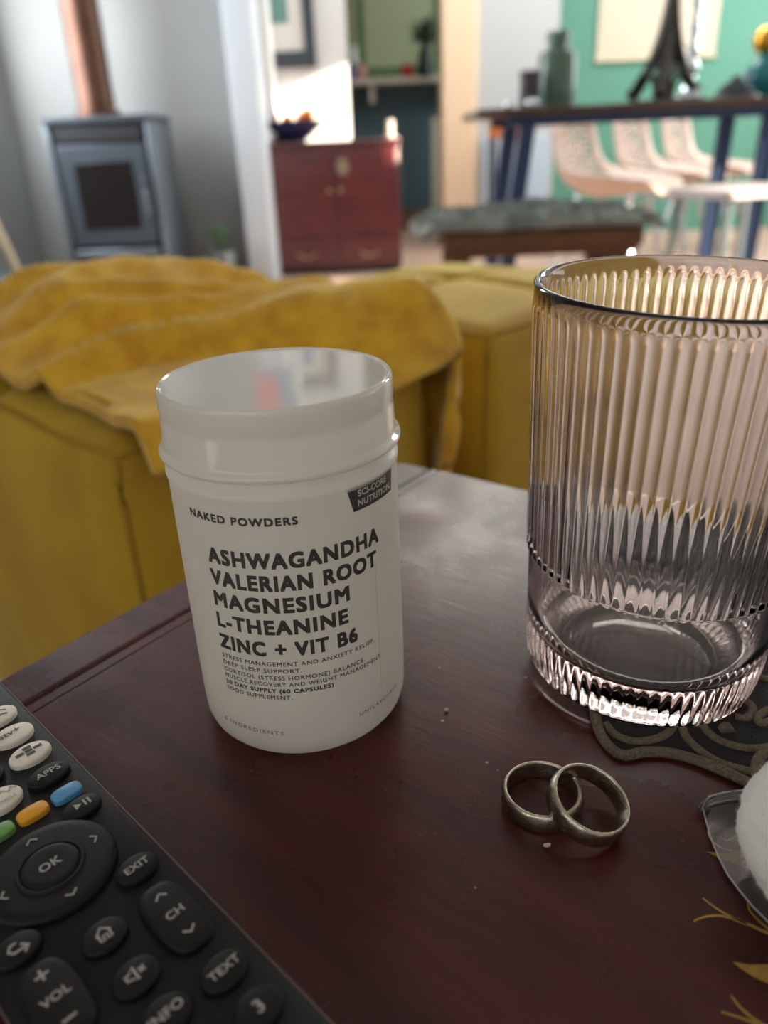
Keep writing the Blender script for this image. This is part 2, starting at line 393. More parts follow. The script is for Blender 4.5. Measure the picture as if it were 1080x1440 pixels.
inv = Matrix.Rotation(-RZ, 4, 'Z') @ Matrix.Translation((-c0.x, -c0.y, 0))
def onto(px, z=TZ): return [atz(x, y, z) for x, y in px]
def curve(pts, n=8):
    """smooth curve through points"""
    pts = [Vector(p) for p in pts]; out = []
    for i in range(len(pts)-1):
        p0 = pts[max(i-1, 0)]; p1 = pts[i]; p2 = pts[i+1]; p3 = pts[min(i+2, len(pts)-1)]
        for k in range(n):
            s = k/n; out.append(.5*((2*p1)+(p2-p0)*s+(2*p0-5*p1+4*p2-p3)*s*s+(3*p1-p0-3*p2+p3)*s**3))
    out.append(pts[-1]); return out
def ribbon(px, w0, w1, m, name, z=TZ, parent=t):
    c = curve(onto(px)); n = len(c); L = []; R = []
    for i, p in enumerate(c):
        d = (c[min(i+1, n-1)]-c[max(i-1, 0)]); d.z = 0; d.normalize(); q = Vector((-d.y, d.x, 0)); w = (w0+(w1-w0)*i/(n-1))/2
        L.append(p+q*w); R.append(p-q*w)
    mb = MB()
    v = [(*inv_(p).xy, z-.0001) for p in L]+[(*inv_(p).xy, z+.00012) for p in L]+[(*inv_(p).xy, z-.0001) for p in R]+[(*inv_(p).xy, z+.00012) for p in R]
    f = []
    for i in range(n-1): f += [(n+i, n+i+1, 3*n+i+1, 3*n+i), (i, i+1, n+i+1, n+i), (2*n+i, 3*n+i, 3*n+i+1, 2*n+i+1)]
    return mb.add(v, f).build(name, m, parent, smooth=False)
def inv_(p): return inv @ Vector(p)
def leaf(px, m, name):
    pts = [inv_(p) for p in onto(px)]
    return MB().prism([(p.x, p.y) for p in pts], TZ-.0001, TZ+.00012).build(name, m, t, smooth=False)
leaf([(994, 1198), (1020, 1201), (1047, 1195), (1070, 1190), (1090, 1235), (1062, 1227), (1035, 1215), (1010, 1206)], 'gold_paint', 'painted_leaf')
leaf([(1031, 1353), (1055, 1357), (1090, 1356), (1130, 1352), (1120, 1392), (1085, 1386), (1060, 1374), (1043, 1363)], 'gold_paint', 'painted_leaf')
ribbon([(988, 1263), (1005, 1276), (1025, 1288), (1050, 1299), (1080, 1312), (1110, 1320)], .0004, .0009, 'gold_paint', 'painted_stem')
ribbon([(975, 1296), (990, 1290), (1008, 1288), (1028, 1291), (1050, 1300)], .0004, .0008, 'gold_paint', 'painted_stem')
ribbon([(1051, 1268), (1056, 1283), (1080, 1306), (1100, 1318)], .0003, .0008, 'gold_paint', 'painted_stem')
ribbon([(1028, 1400), (1042, 1418), (1064, 1436), (1090, 1450)], .0004, .0009, 'gold_paint', 'painted_stem')
ribbon([(1014, 1423), (1036, 1430), (1064, 1440), (1090, 1452)], .0004, .0009, 'gold_paint', 'painted_stem')
ribbon([(1013, 1178), (1022, 1182), (1033, 1177), (1035, 1168), (1027, 1160), (1011, 1157), (999, 1161), (996, 1171), (1002, 1183), (1014, 1192), (1030, 1197)], .0003, .0005, 'pale_paint', 'painted_scroll')

# ================================================================== SUPPLEMENT JAR
JC = (-.0285, .2096)
j = thing('supplement_jar', 'frosted white plastic supplement jar with black printed lettering on dark wooden table', 'jar', (JC[0], JC[1], TZ))
RB = .0329
prof = [(1e-7, .0014), (.018, .0012), (.0255, .0004), (.0278, 0), (.0292, .0002), (.0307, .0010), (.0319, .0026), (.0326, .0052), (.0328, .009), (RB, .02), (RB, .084), (.0333, .0851), (.0334, .0860), (.0330, .0870), (.0322, .0876), (.0318, .0884), (.0318, .0902)]
MB().lathe(prof, 128, caps=False).build('jar_body', 'jar_plastic', j, angle=60)
ld = MB().lathe([(.0320, .0903), (.0322, .0903), (.0336, .0904), (.0342, .0909), (.0343, .0916), (.0340, .0923), (.0330, .0928), (.0328, .0935), (.0328, .0960), (.03262, .0964), (.03262, .1002), (.0324, .1007), (.0324, .1025), (.0326, .1031), (.03252, .1076), (.0324, .1085), (.0321, .1090), (.0317, .10925), (.0313, .1091), (.0311, .1089), (.0309, .1088), (.0306, .1088), (.0303, .1088), (.020, .1088), (1e-7, .1088)], 128, caps=False).build('lid', 'lid_plastic', j, angle=50)
def jar_text(body, th0, th1, z, cap, m='print_ink', bold=.0, sp=1., parent=j, name='printed_line', dr=.00012, fat=0.):
    v, f, w = text_mesh(body, bold, sp); a0 = math.radians(th0); a1 = math.radians(th1); r = RB+dr
    mb = MB()
    for ox, oy in (((0, 0), (fat, fat), (-fat, fat), (fat, -fat), (-fat, -fat)) if fat else ((0, 0),)):
        q = []
        for x, y in v:
            s = x/w; a = a0+(a1-a0)*s+ox/RB; q.append((r*math.cos(a), r*math.sin(a), z+y*cap+oy))
        mb.add(q, f); r += .000004
    return mb.build(name, m, parent, smooth=False, fix=False)
jar_text('NAKED POWDERS', 226.2, 281, .0787, .0022, bold=0., sp=1.2, fat=.00013)
for s, a0, a1, z in (('ASHWAGANDHA', 234.3, 323.8, .0660), ('VALERIAN ROOT', 234.0, 321.4, .0592), ('MAGNESIUM', 234.0, 303.2, .0523), ('L-THEANINE', 233.7, 301.6, .0453), ('ZINC + VIT B6', 233.2, 306.2, .0381)):
    jar_text(s, a0+.5, a1-.5, z+.0002, .0046, bold=0., sp=1.16, fat=.00026)
for s, a0, a1, z, bd in (('STRESS MANAGEMENT AND ANXIETY RELIEF.', 233.6, 316.5, .0348, .0), ('DEEP SLEEP SUPPORT.', 233.6, 276, .0324, .0), ('CORTISOL (STRESS HORMONE) BALANCE.', 233.6, 309.5, .0300, .0),
                         ('MUSCLE RECOVERY AND WEIGHT MANAGEMENT.', 233.6, 321.5, .0278, .0), ('30 DAY SUPPLY (60 CAPSULES)', 233.6, 291, .0255, .02), ('FOOD SUPPLEMENT.', 233.6, 270, .0232, .0)):
    jar_text(s, a0, a1, z, .0014, 'print_ink' if bd else 'print_thin', bold=0., sp=1.15, fat=.00008 if bd else .00003)
jar_text('6 INGREDIENTS', 227, 263.5, .0100, .0014, 'print_thin', sp=1.3, dr=.00005)
jar_text('UNFLAVOURED', 304.5, 335.5, .0112, .0014, 'print_thin', sp=1.3, dr=.00005)
# black badge
mb = MB(); nn = 14; q = []
for k in range(nn+1):
    s = k/nn
    for (ta, tb, z) in ((305.2, 340.4, .0853), (308.4, 338.6, .0782)):
        a = math.radians(ta+(tb-ta)*s); q.append(((RB+.00010)*math.cos(a), (RB+.00010)*math.sin(a), z))
mb.add(q, [(2*k, 2*k+1, 2*k+3, 2*k+2) for k in range(nn)])
bd = mb.build('badge', 'print_ink', j, fix=False)
jar_text('SCI-CORE', 311.4, 332.6, .0822, .0019, 'print_white', bold=.0, fat=.00007, parent=bd, name='badge_lettering', dr=.0002)
jar_text('NUTRITION.', 311.2, 336.8, .0794, .0019, 'print_white', bold=.0, fat=.00007, parent=bd, name='badge_lettering', dr=.0002)
a = math.radians(320.5)
mb = MB()
for z in (.0165, .060):
    for da in (-.003, .003): mb.v.append(((RB+.00006)*math.cos(a+da), (RB+.00006)*math.sin(a+da), z))
mb.f = [(0, 1, 3, 2)]; mb.build('label_seam', 'print_white', j, fix=False, smooth=False)

# ================================================================== RIBBED GLASS
def ribbed_glass():
    NR = 72; K = 10; n = NR*K; H = .1262
    def rad(z):
        if z < .015: return .0367+(.0385-.0367)*min(1, z/.012)**.6
        return .0385+(.0438-.0385)*((z-.015)/(H-.015))+(.00045 if z >= .0429 else 0.)
    def rib(z):
        def st(a, b, x): x = min(1, max(0, (x-a)/(b-a))); return x*x*(3-2*x)
        up = st(.0420, .0432, z)*(1-st(.1185, .1225, z)); lo = st(.0012, .003, z)*(1-st(.0150, .0185, z))
        return .00062*up+.00055*lo, up
    zo = [0, .0006, .0012, .002, .003, .0045, .006, .008, .010, .012, .014, .0155, .017, .0185, .021, .026, .032, .038, .0415, .0420, .0423, .0426, .0429, .0432, .0440, .046, .05, .06, .07, .08, .09, .10, .106, .112, .1160, .1185, .1193, .1201, .1209, .1217, .1225, .1235, .1249]
    v = []; f = []; rows = 0
    def row(fn):
        nonlocal rows
        for i in range(n): v.append(fn(2*PI*i/n))
        if rows:
            for i in range(n):
                jn = (i+1) % n; p = (rows-1)*n; q = rows*n; f.append((p+i, p+jn, q+jn, q+i))
        rows += 1
    def circ(r, z, amp=0.):
        row(lambda a: ((r-amp*(1-abs(math.sin(a*NR/2)))*1.0)*math.cos(a), (r-amp*(1-abs(math.sin(a*NR/2))))*math.sin(a), z) if False else
            (((r+amp*(abs(math.sin(a*NR/2))-.6))*math.cos(a)), ((r+amp*(abs(math.sin(a*NR/2))-.6))*math.sin(a)), z))
    circ(.0005, .0042); circ(.010, .0040); circ(.020, .0033); circ(.027, .0018); circ(.0305, .0006); circ(.0335, 0); circ(.0352, .0)
    for z in zo[1:]:
        amp, up = rib(z); r = rad(z)
        if z < .002: r -= .0012*(1-z/.002)**2
        circ(r-.0004*0, z, amp)
    ro = rad(H)
    for k in range(1, 8):
        a = PI*k/8; circ(ro-.0010+.0010*math.cos(a), .1249+.0013*math.sin(a))
    for z in (.1240, .119, .11, .09, .07, .05, .035, .026, .021): circ(rad(z)-.0026, z)
    r = rad(.015)-.0030
    for k in range(1, 7):
        a = PI/2*k/6; circ(r-.006*(1-math.cos(a)), .0185-.006*math.sin(a))
    circ(.022, .0123); circ(.01, .0121); circ(.0005, .0121)
    f.append(tuple(reversed(range(n)))); f.append(tuple(range((rows-1)*n, rows*n)))
    mb = MB(); mb.v = v; mb.f = f
    o = mb.build('drinking_glass', 'pink_glass', angle=80)
    tag(o, 'clear pinkish ribbed drinking glass standing on the dark embroidered doily', 'glass')
    return o
g = ribbed_glass()
g.location = (.0852, .2180, TZ+.0028); g.rotation_euler = (math.radians(2.14), math.radians(1.33), 0)

# ================================================================== DOILY under the glass
dz = .0012
edge_px = [(836, 1000), (838, 1018), (846, 1040), (862, 1060), (880, 1067), (905, 1062), (940, 1063), (975, 1072), (1010, 1086), (1050, 1105), (1085, 1124)]
ep = curve(onto(edge_px, TZ), 5)
cen = Vector((.148, .222, TZ))
last = ep[-1]; a0 = math.atan2(last.y-cen.y, last.x-cen.x); first = ep[0]; a1 = math.atan2(first.y-cen.y, first.x-cen.x)
if a1 < a0: a1 += 2*PI
r0 = (last-cen).length; r1 = (first-cen).length
for k in range(1, 60):
    s = k/60; a = a0+(a1-a0)*s; r = r0+(r1-r0)*s+.006*abs(math.sin(s*PI*5))*min(1, 6*s, 6*(1-s))
    ep.append(Vector((cen.x+r*math.cos(a), cen.y+r*math.sin(a), TZ)))
dl = thing('doily', 'small dark grey doily with tan embroidered scrolls and scalloped edge under the drinking glass', 'doily', (0, 0, TZ))
MB().prism([(p.x, p.y) for p in ep], .0002, dz).build('cloth', 'doily_cloth', dl, smooth=False)
MB().tube([(p.x, p.y, dz) for p in ep], .0017, 8, closed=True, flat=.85).build('edge_cord', 'doily_cord', dl)
def cord(px, w=.0013, name='scroll_cord'):
    MB().tube([(p.x, p.y, dz+.0001) for p in curve(onto(px, TZ+dz), 6)], w, 8, flat=.8).build(name, 'doily_cord', dl)
cord([(852, 1018), (866, 1034), (892, 1043), (920, 1040), (940, 1030), (950, 1015)])
cord([(958, 1018), (966, 1038), (990, 1060), (1020, 1076), (1058, 1086)])
cord([(985, 1018), (1005, 1038), (1035, 1050), (1062, 1053), (1090, 1050)])
cord([(1090, 1010), (1070, 1018), (1066, 1008), (1080, 998)])
cord([(1030, 985), (1045, 985), (1058, 995), (1050, 1010), (1034, 1008)])
cord([(1062, 1090), (1066, 1068), (1085, 1050)], .0016)
cord([(1050, 940), (1075, 955), (1090, 950)])
cord([(1018, 1022), (1024, 1030)], .0022, 'embroidered_dot')
for k in range(9):      # the part of the pattern beyond the glass
    a = a0+(a1-a0)*(k+.6)/9.6; pts = []
    for i in range(14):
        w = i/13*1.6*PI; rr = .011*(1-.5*i/13); c = cen+Vector((math.cos(a), math.sin(a), 0))*.052
        pts.append((c.x+rr*math.cos(w+a), c.y+rr*math.sin(w+a), dz+.0001))
    MB().tube(pts, .0011, 8, flat=.6).build('scroll_cord', 'doily_cord', dl)

# ================================================================== RINGS
def ring(name, R, wd, label):
    th = .0017; prof = []
    for k in range(25):
        a = 2*PI*k/24; x = math.cos(a); y = math.sin(a)
        prof.append((R-th/2+math.copysign(abs(x)**.75, x)*th/2*(1 if x > 0 else .7)+(.00025*(1-y*y) if x > 0 else 0), math.copysign(abs(y)**.8, y)*wd/2))
    t = thing(name, label, 'ring', group='wedding rings')
    mb = MB(); n = 96
    for r, z in prof[:-1]:
        for i in range(n): a = 2*PI*i/n; mb.v.append((r*math.cos(a), r*math.sin(a), z))
    m = len(prof)-1
    for k in range(m):
        for i in range(n):
            q = (k+1) % m; mb.f.append((k*n+i, k*n+(i+1) % n, q*n+(i+1) % n, q*n+i))
    mb.build('band', 'silver', t, angle=70)
    rnd = random.Random(len(label))
    for k in range(16):
        a = 2*PI*(k+rnd.uniform(-.25, .25))/16; L = rnd.uniform(.0012, .0028); tl = rnd.choice((-.5, 0, .3, .5)); ro = R+.00026
        pts = [((ro-.00035*(s*L/wd)**2*4)*math.cos(a+tl*s*L/R), (ro-.00035*(s*L/wd)**2*4)*math.sin(a+tl*s*L/R), s*L/2) for s in (-1, -.5, 0, .5, 1)]
        MB().tube(pts, .00022, 5).build('engraved_line', 'ring_engraving', t)
    return t
r1_ = ring('finger_ring', .0107, .0060, 'worn silver ring lying flat on the table, left of the two')
p = atz(762, 1119, TZ+.0030); r1_.location = (p.x, p.y, TZ+.0030)
r2_ = ring('finger_ring', .0107, .0062, 'worn silver ring leaning on top of the other ring, right of the two')
p = atz(826, 1135, TZ+.0058); r2_.location = (p.x, p.y, TZ+.0070)
tilt = Matrix.Rotation(math.radians(20), 3, Vector((.62, .78, 0)))
r2_.rotation_euler = tilt.to_euler()

# ================================================================== REMOTE
RT = .018
ra = atz(0, 958, TZ+RT); rb = atz(470, 1440, TZ+RT); rd = (rb-ra).normalized(); rn = Vector((rd.y, -rd.x, 0))
# local frame: x across (from the right edge to the left), y along (downwards)
rm = thing('remote_control', 'black television remote control with white app buttons lying on the dark table', 'remote control', (ra.x, ra.y, TZ))
RM = Matrix(((rn.x, rd.x, 0), (rn.y, rd.y, 0), (0, 0, 1)))
def rw(x, y, z): return RM @ Vector((x, y, z))
RW, R0, R1 = .0418, -.045, .178
def rrect(x0, x1, y0, y1, r, n=6):
    out = []
    for cx, cy, s in ((x1-r, y1-r, 0), (x0+r, y1-r, 1), (x0+r, y0+r, 2), (x1-r, y0+r, 3)):
        for k in range(n+1): a = PI/2*(s+k/n); out.append((cx+r*math.cos(a), cy+r*math.sin(a)))
    return out
def loft(rings, cap=True):
    mb = MB(); n = len(rings[0])
    for rg in rings: mb.v += [rw(*p) for p in rg]
    for k in range(len(rings)-1):
        for i in range(n): jn = (i+1) % n; mb.f.append((k*n+i, k*n+jn, (k+1)*n+jn, (k+1)*n+i))
    mb.f.append(tuple(reversed(range(n)))); mb.f.append(tuple(range((len(rings)-1)*n, len(rings)*n)))
    return mb
def rr3(ins, z, r): return [(x, y, z) for x, y in rrect(ins, RW-ins, R0+ins, R1-ins, max(r-ins, .0005))]
loft([rr3(.0045, 0, .009), rr3(.002, .002, .009), rr3(.0004, .007, .009), rr3(0, .0135, .009), rr3(0, RT-.0008, .009), rr3(.0002, RT-.0003, .009), rr3(.0007, RT, .009)]).build('case', 'remote_black', rm, angle=35)
ob = rr3(.00005, RT-.00035, .009)
MB().tube([rw(*p) for p in ob], .00022, 6, closed=True).build('bright_edge', 'remote_edge', rm)
def button(x, y, sx, sy, m, h=.0019, name='button', power=2., dome=.0005, rot=0.):
    n = 40; rings = []
    for s, z in ((1, RT-.0004), (1, RT+h*.55), (.975, RT+h*.8), (.92, RT+h*.95), (.8, RT+h), (.4, RT+h+dome*.6), (.05, RT+h+dome*.7)):
        rg = []
        for i in range(n):
            a = 2*PI*i/n; c, q = math.cos(a), math.sin(a)
            px = math.copysign(abs(c)**(2/power), c)*sx/2*s; py = math.copysign(abs(q)**(2/power), q)*sy/2*s
            rg.append((x+px, y+py, z))
        rings.append(rg)
    return loft(rings).build(name, m, rm, angle=50)
LZ = RT+.0019+.00045
def legend(b, body, x, y, cap, bold=.02, m='legend_grey', wscale=1.0, z=LZ):
    v, f, w = text_mesh(body, bold, 1.05); k = cap
    mb = MB(); mb.v = [rw(x-(px-w/2)*k*wscale, y-(py-.5)*k, z) for px, py in v]; mb.f = f
    return mb.build('legend', m, b, smooth=False, fix=False)
def stroke(b, pts, w=.0003, m='legend_grey', z=LZ):
    return MB().tube([rw(x, y, z-.00012) for x, y in pts], w, 6, flat=.5).build('legend', m, b)
def mm(*p): return [(x/1000, y/1000) for x, y in p]
X1, X2, X3 = .0080, .0208, .0336
b = button(X1, .0185, .0112, .0082, 'rubber_white')
stroke(b, mm((5.2, 18.4), (6.4, 17.4), (7.2, 18.6), (8.4, 17.4)), .00025, 'print_ink'); stroke(b, mm((5.4, 20.2), (6.8, 19.6), (8.2, 20.4)), .00025, 'print_ink')
b = button(X1, .0300, .0112, .0082, 'rubber_white'); legend(b, 'stv+', X1+.0008, .0298, .0024, .02, 'print_ink')
b = button(X1, .0413, .0112, .0082, 'rubber_white')
for x, y in ((0, -1.5), (0, 1.4), (-2.4, 0), (2.4, 0)):      # cross of four tiles
    q = [(X1+(x+dx)/1000, .0411+(y+dy)/1000) for dx, dy in ((-1.15, -.62), (1.15, -.62), (1.15, .62), (-1.15, .62))]
    mb = MB(); mb.v = [rw(a_, b_, LZ-.0001) for a_, b_ in q]; mb.f = [(0, 1, 2, 3)]; mb.build('legend', 'print_ink', b, smooth=False, fix=False)
mb = MB(); mb.v = [rw(X1+a_/1000, .0411+b_/1000, LZ-.0001) for a_, b_ in ((-1.0, -.7), (1.0, -.7), (1.0, .6), (-1.0, .6))]; mb.f = [(0, 1, 2, 3)]; mb.build('legend', 'print_ink', b, smooth=False, fix=False)
b = button(X1, .0530, .0112, .0076, 'rubber_black'); legend(b, 'APPS', X1, .0530, .0021)
b = button(X2, .0522, .0118, .0086, 'rubber_white', name='button')
stroke(b, mm((15.8, 51.8), (17.0, 50.6), (18.0, 52.0), (19.2, 50.4), (20.6, 52.2), (21.8, 50.6)), .00025, 'legend_grey'); legend(b, 'ANGLE', X2-.0014, .0544, .0011, .02, 'legend_grey')
for yy in (.0185, .0300, .0413):
    button(X2, yy, .0112, .0082, 'rubber_black'); button(X3, yy, .0112, .0082, 'rubber_white')
button(X3, .0530, .0112, .0082, 'rubber_black')
for x, m in ((.0076, 'rubber_blue'), (.0164, 'rubber_orange'), (.0250, 'rubber_green'), (.0338, 'rubber_red')): button(x, .0623, .0078, .0046, m, .0017, power=3.2)
b = button(.0073, .0702, .0098, .0070, 'rubber_black')
mb = MB(); mb.v = [rw(x/1000, y/1000, LZ) for x, y in ((9.0, 69.1), (9.0, 71.3), (7.2, 70.2))]; mb.f = [(0, 1, 2)]; mb.build('legend', 'legend_grey', b, smooth=False, fix=False)
for x in (6.4, 5.3): stroke(b, mm((x, 69.1), (x, 71.3)), .00028)
button(.0343, .0702, .0098, .0070, 'rubber_black')
# navigation ring and OK
b = button(X2, .0826, .0290, .0280, 'rubber_black', .0022, 'navigation_ring', dome=.0002)
z = RT+.0022+.00022
for dx, dy in ((0, -1), (-1, 0), (1, 0), (0, 1)):
    cx, cy = 20.8+dx*10.6, 82.6+dy*10.4; w = 1.25
    stroke(b, mm((cx-dx*.5+dy*w, cy-dy*.5+dx*w), (cx+dx*.6, cy+dy*.6), (cx-dx*.5-dy*w, cy-dy*.5-dx*w)), .00026, z=z)
MB().tube([rw(X2+.0071*math.cos(2*PI*i/40), .0826+.0069*math.sin(2*PI*i/40), RT+.0022) for i in range(40)], .0006, 6, closed=True).build('groove', 'remote_black', b)
b = button(X2, .0826, .0132, .0128, 'rubber_black', .0030, 'ok_button', dome=-.0004); legend(b, 'OK', X2, .0826, .0024, z=RT+.0030+.00005)
b = button(.0074, .0972, .0098, .0076, 'rubber_black'); legend(b, 'EXIT', .0074, .0972, .0020)
b = button(.0345, .0965, .0098, .0078, 'rubber_black')
stroke(b, mm((32.6, 97.8), (35.4, 97.8), (36.2, 96.8), (35.4, 95.6), (34.2, 95.6)), .0003); stroke(b, mm((33.6, 96.6), (32.4, 97.8), (33.6, 99.0)), .0003)
# rockers
for x, y, s in ((.0081, .1140, 'CH'), (.0336, .1125, 'VOL')):
    b = button(x, y, .0104, .0200, 'rubber_black', .0020, 'rocker', power=3.0); legend(b, s, x, y, .0021)
    if s == 'CH':
        for sg in (-1, 1): stroke(b, [(x-.0013, y+sg*.0052), (x, y+sg*.0064), (x+.0013, y+sg*.0052)], .00027)
    else:
        stroke(b, [(x-.0014, y-.006), (x+.0014, y-.006)], .0003); stroke(b, [(x, y-.0074), (x, y-.0046)], .0003); stroke(b, [(x-.0014, y+.006), (x+.0014, y+.006)], .0003)
b = button(X2, .1072, .0098, .0082, 'rubber_black')
stroke(b, mm((22.4, 107.2), (20.8, 105.5), (19.2, 107.2)), .0003); stroke(b, mm((22.0, 107.0), (22.0, 108.9), (21.2, 108.9), (21.2, 107.6), (20.4, 107.6), (20.4, 108.9), (19.6, 108.9), (19.6, 107.0)), .00026)
b = button(X2, .1200, .0098, .0082, 'rubber_black')
stroke(b, mm((22.6, 119.3), (21.8, 119.3), (20.7, 118.3), (20.7, 121.6), (21.8, 120.6), (22.6, 120.6), (22.6, 119.3)), .0003); stroke(b, mm((19.9, 119.3), (18.8, 120.5)), .00026); stroke(b, mm((18.8, 119.3), (19.9, 120.5)), .00026)
b = button(.0082, .1320, .0102, .0080, 'rubber_black'); legend(b, 'TEXT', .0082, .1320, .0020)
b = button(X2, .1312, .0102, .0082, 'rubber_black'); legend(b, 'INFO', X2, .1312, .0022)
button(X3, .1312, .0102, .0082, 'rubber_black')
b = button(.0082, .1430, .0102, .0082, 'rubber_black'); legend(b, '3', .0082, .1430, .0028)
for y in (.1430, .1535, .1640):
    for x in (X2, X3)+((.0082,) if y > .15 else ()): button(x, y, .0102, .0082, 'rubber_black')

# ================================================================== COTTON PUFF AND CLEAR PACKET
pk_px = [(988, 1135), (991, 1128), (997, 1121), (1008, 1116), (1024, 1113), (1042, 1111), (1100, 1108), (1200, 1110), (1200, 1330), (1100, 1312), (1080, 1296), (1060, 1276), (1040, 1252), (1024, 1230), (1011, 1206), (1002, 1184), (995, 1162)]
pk = thing('plastic_packet', 'clear plastic packet lying flat on the table under the white cotton puff', 'packet', (0, 0, TZ))
pts = [(p.x, p.y) for p in onto(pk_px, TZ+.0012)]
MB().prism(pts, .0004, .0012).build('film', 'clear_film', pk, smooth=False)
MB().tube([(x, y, .0012) for x, y in pts], .00022, 6, closed=True).build('welded_edge', 'film_edge', pk)
fold = curve([atz(x, y, TZ+.003) for x, y in ((990, 1133), (998, 1122), (1012, 1117), (1040, 1112), (1075, 1108))], 4)
MB().tube([(p.x, p.y, p.z-TZ-.0012) for p in fold], .0013, 8).build('fold', 'clear_film', pk)
pc = atz(1192, 1190, TZ+.020)
pf = thing('cotton_puff', 'round white fluffy cotton puff resting on the clear packet at the table edge', 'cotton puff', (pc.x, pc.y, TZ+.0014))
mb = MB(); mb.ball((0, 0, .0195), .0225, 96, 64, .86)
def puffy(p):
    d = (p-Vector((0, 0, .0195))); n = d.normalized()
    return p+n*(.0006*noise.noise(p*150)+.0005*noise.noise(p*600)+.0003*noise.noise(p*1800))
mb.xf(puffy); mb.v = [(x, y, max(z, .0002)) for x, y, z in mb.v]
mb.build('wool', 'cotton', pf, angle=180)
mb = MB(); rnd = random.Random(3)
for k in range(2600):
    a = rnd.uniform(0, 2*PI); cz = rnd.uniform(-.75, 1); s = math.sqrt(1-cz*cz)
    n = Vector((s*math.cos(a), s*math.sin(a), cz)); p0 = Vector((0, 0, .0195))+Vector((n.x*.0224, n.y*.0224, n.z*.0193))
    tg = n.cross(Vector((rnd.gauss(0, 1), rnd.gauss(0, 1), rnd.gauss(0, 1)))).normalized(); L = rnd.uniform(.0006, .0016)
    p1 = p0+n*L*.6+tg*L*.5; p2 = p0+n*L*.7+tg*L*1.2; w = tg.cross(n)*.00004
    mb.add([p0-w, p0+w, p1+w, p1-w, p2], [(0, 1, 2, 3), (3, 2, 4)])
fb = mb.build('fibres', 'cotton', pf, smooth=False, fix=False); fb['kind'] = 'stuff'

# crumbs on the table
for x, y, r, lb in ((769, 1191, .0009, 'tiny pale crumb on the table in front of the silver rings'), (628, 1000, .0006, 'tiny pale crumb on the table between jar and drinking glass')):
    p = atz(x, y, TZ); mb = MB().ball((0, 0, r*.6), r, 7, 5, .6); mb.xf(lambda q: Vector((q.x*1.5, q.y*.6, q.z))*(1+.9*noise.noise(q*1500+Vector((x*.37, y*.61, .3)))))
    o = mb.build('crumb', 'crumb', smooth=False, loc=(p.x, p.y, TZ+.0001)); tag(o, lb, 'crumb')

# ================================================================== POUFS AND THROW
e1 = Vector((-.71, .70, 0)).normalized(); e2 = Vector((e1.y, -e1.x, 0))
PT = .466
def pouf(corner, la, lb, label):
    """square velvet pouf; local x = e2 (length lb), local y = e1 (length la)"""
    c = corner+e1*la/2+e2*lb/2
    t = thing('velvet_pouf', label, 'pouf', (c.x, c.y, 0), math.atan2(e2.y, e2.x), 'mustard poufs behind the low table')
    hx, hy, hz = lb/2, la/2, PT/2; r = .028; n = 48; mb = MB()
    def shape(p):
        q = Vector((max(-hx+r, min(hx-r, p.x)), max(-hy+r, min(hy-r, p.y)), max(-hz+r, min(hz-r, p.z)))); d = p-q
        p = q+d.normalized()*r if d.length > 1e-9 else p
        X, Y, Z = p.x/hx, p.y/hy, p.z/hz
        bx, by, bz = max(0, 1-X*X), max(0, 1-Y*Y), max(0, 1-Z*Z)
        wr = .003*noise.noise(Vector((p.x, p.y, p.z))*9+corner)
        if Z > .6: p.z += .018*bx*by-.016*(math.exp(-(p.x/.010)**2)+math.exp(-(p.y/.010)**2))*min(1, bx*3)*min(1, by*3)+wr
        p.x += math.copysign(.014*by*bz, X)*min(1, abs(X)**3)+wr*abs(X); p.y += math.copysign(.014*bx*bz, Y)*min(1, abs(Y)**3)+wr*abs(Y)
        return Vector((p.x, p.y, max(0, p.z+hz)))
    def warp(u): # denser sampling near edges and the middle seam
        return u
    for ax in range(3):
        for sg in (-1, 1):
            def fn(u, v, ax=ax, sg=sg):
                a, b = 2*u-1, 2*v-1
                p = ((sg, a, b), (a, sg, b), (a, b, sg))[ax]
                return shape(Vector((p[0]*hx, p[1]*hy, p[2]*hz)))
            mb.grid(fn, n, n)
    mb.build('cover', 'velvet', t, angle=80)
    k = r*.30; N = 24
    def edge(f): return [shape(Vector(f(i/N*2-1))) for i in range(N+1)]
    for sx in (-1, 1):
        for sy in (-1, 1): MB().tube(edge(lambda s: (sx*hx, sy*hy, s*hz*.97)), .0028, 6).build('piping', 'velvet_piping', t)
        MB().tube(edge(lambda s: (sx*hx, s*hy, hz)), .0028, 6).build('piping', 'velvet_piping', t)
        MB().tube(edge(lambda s: (s*hx, sx*hy, hz)), .0028, 6).build('piping', 'velvet_piping', t)
    return t, shape
Ac = atz(150, 640, PT); Ac.z = 0; Bc = atz(687, 466, PT); Bc.z = 0
LA, LB = .46, .345
pouf(Ac, LA, LB, 'mustard yellow velvet pouf half covered by a plush throw, nearest the jar')
pouf(Bc, .408, .408, 'mustard yellow velvet pouf with crossed top seams, bare, behind jar and drinking glass')
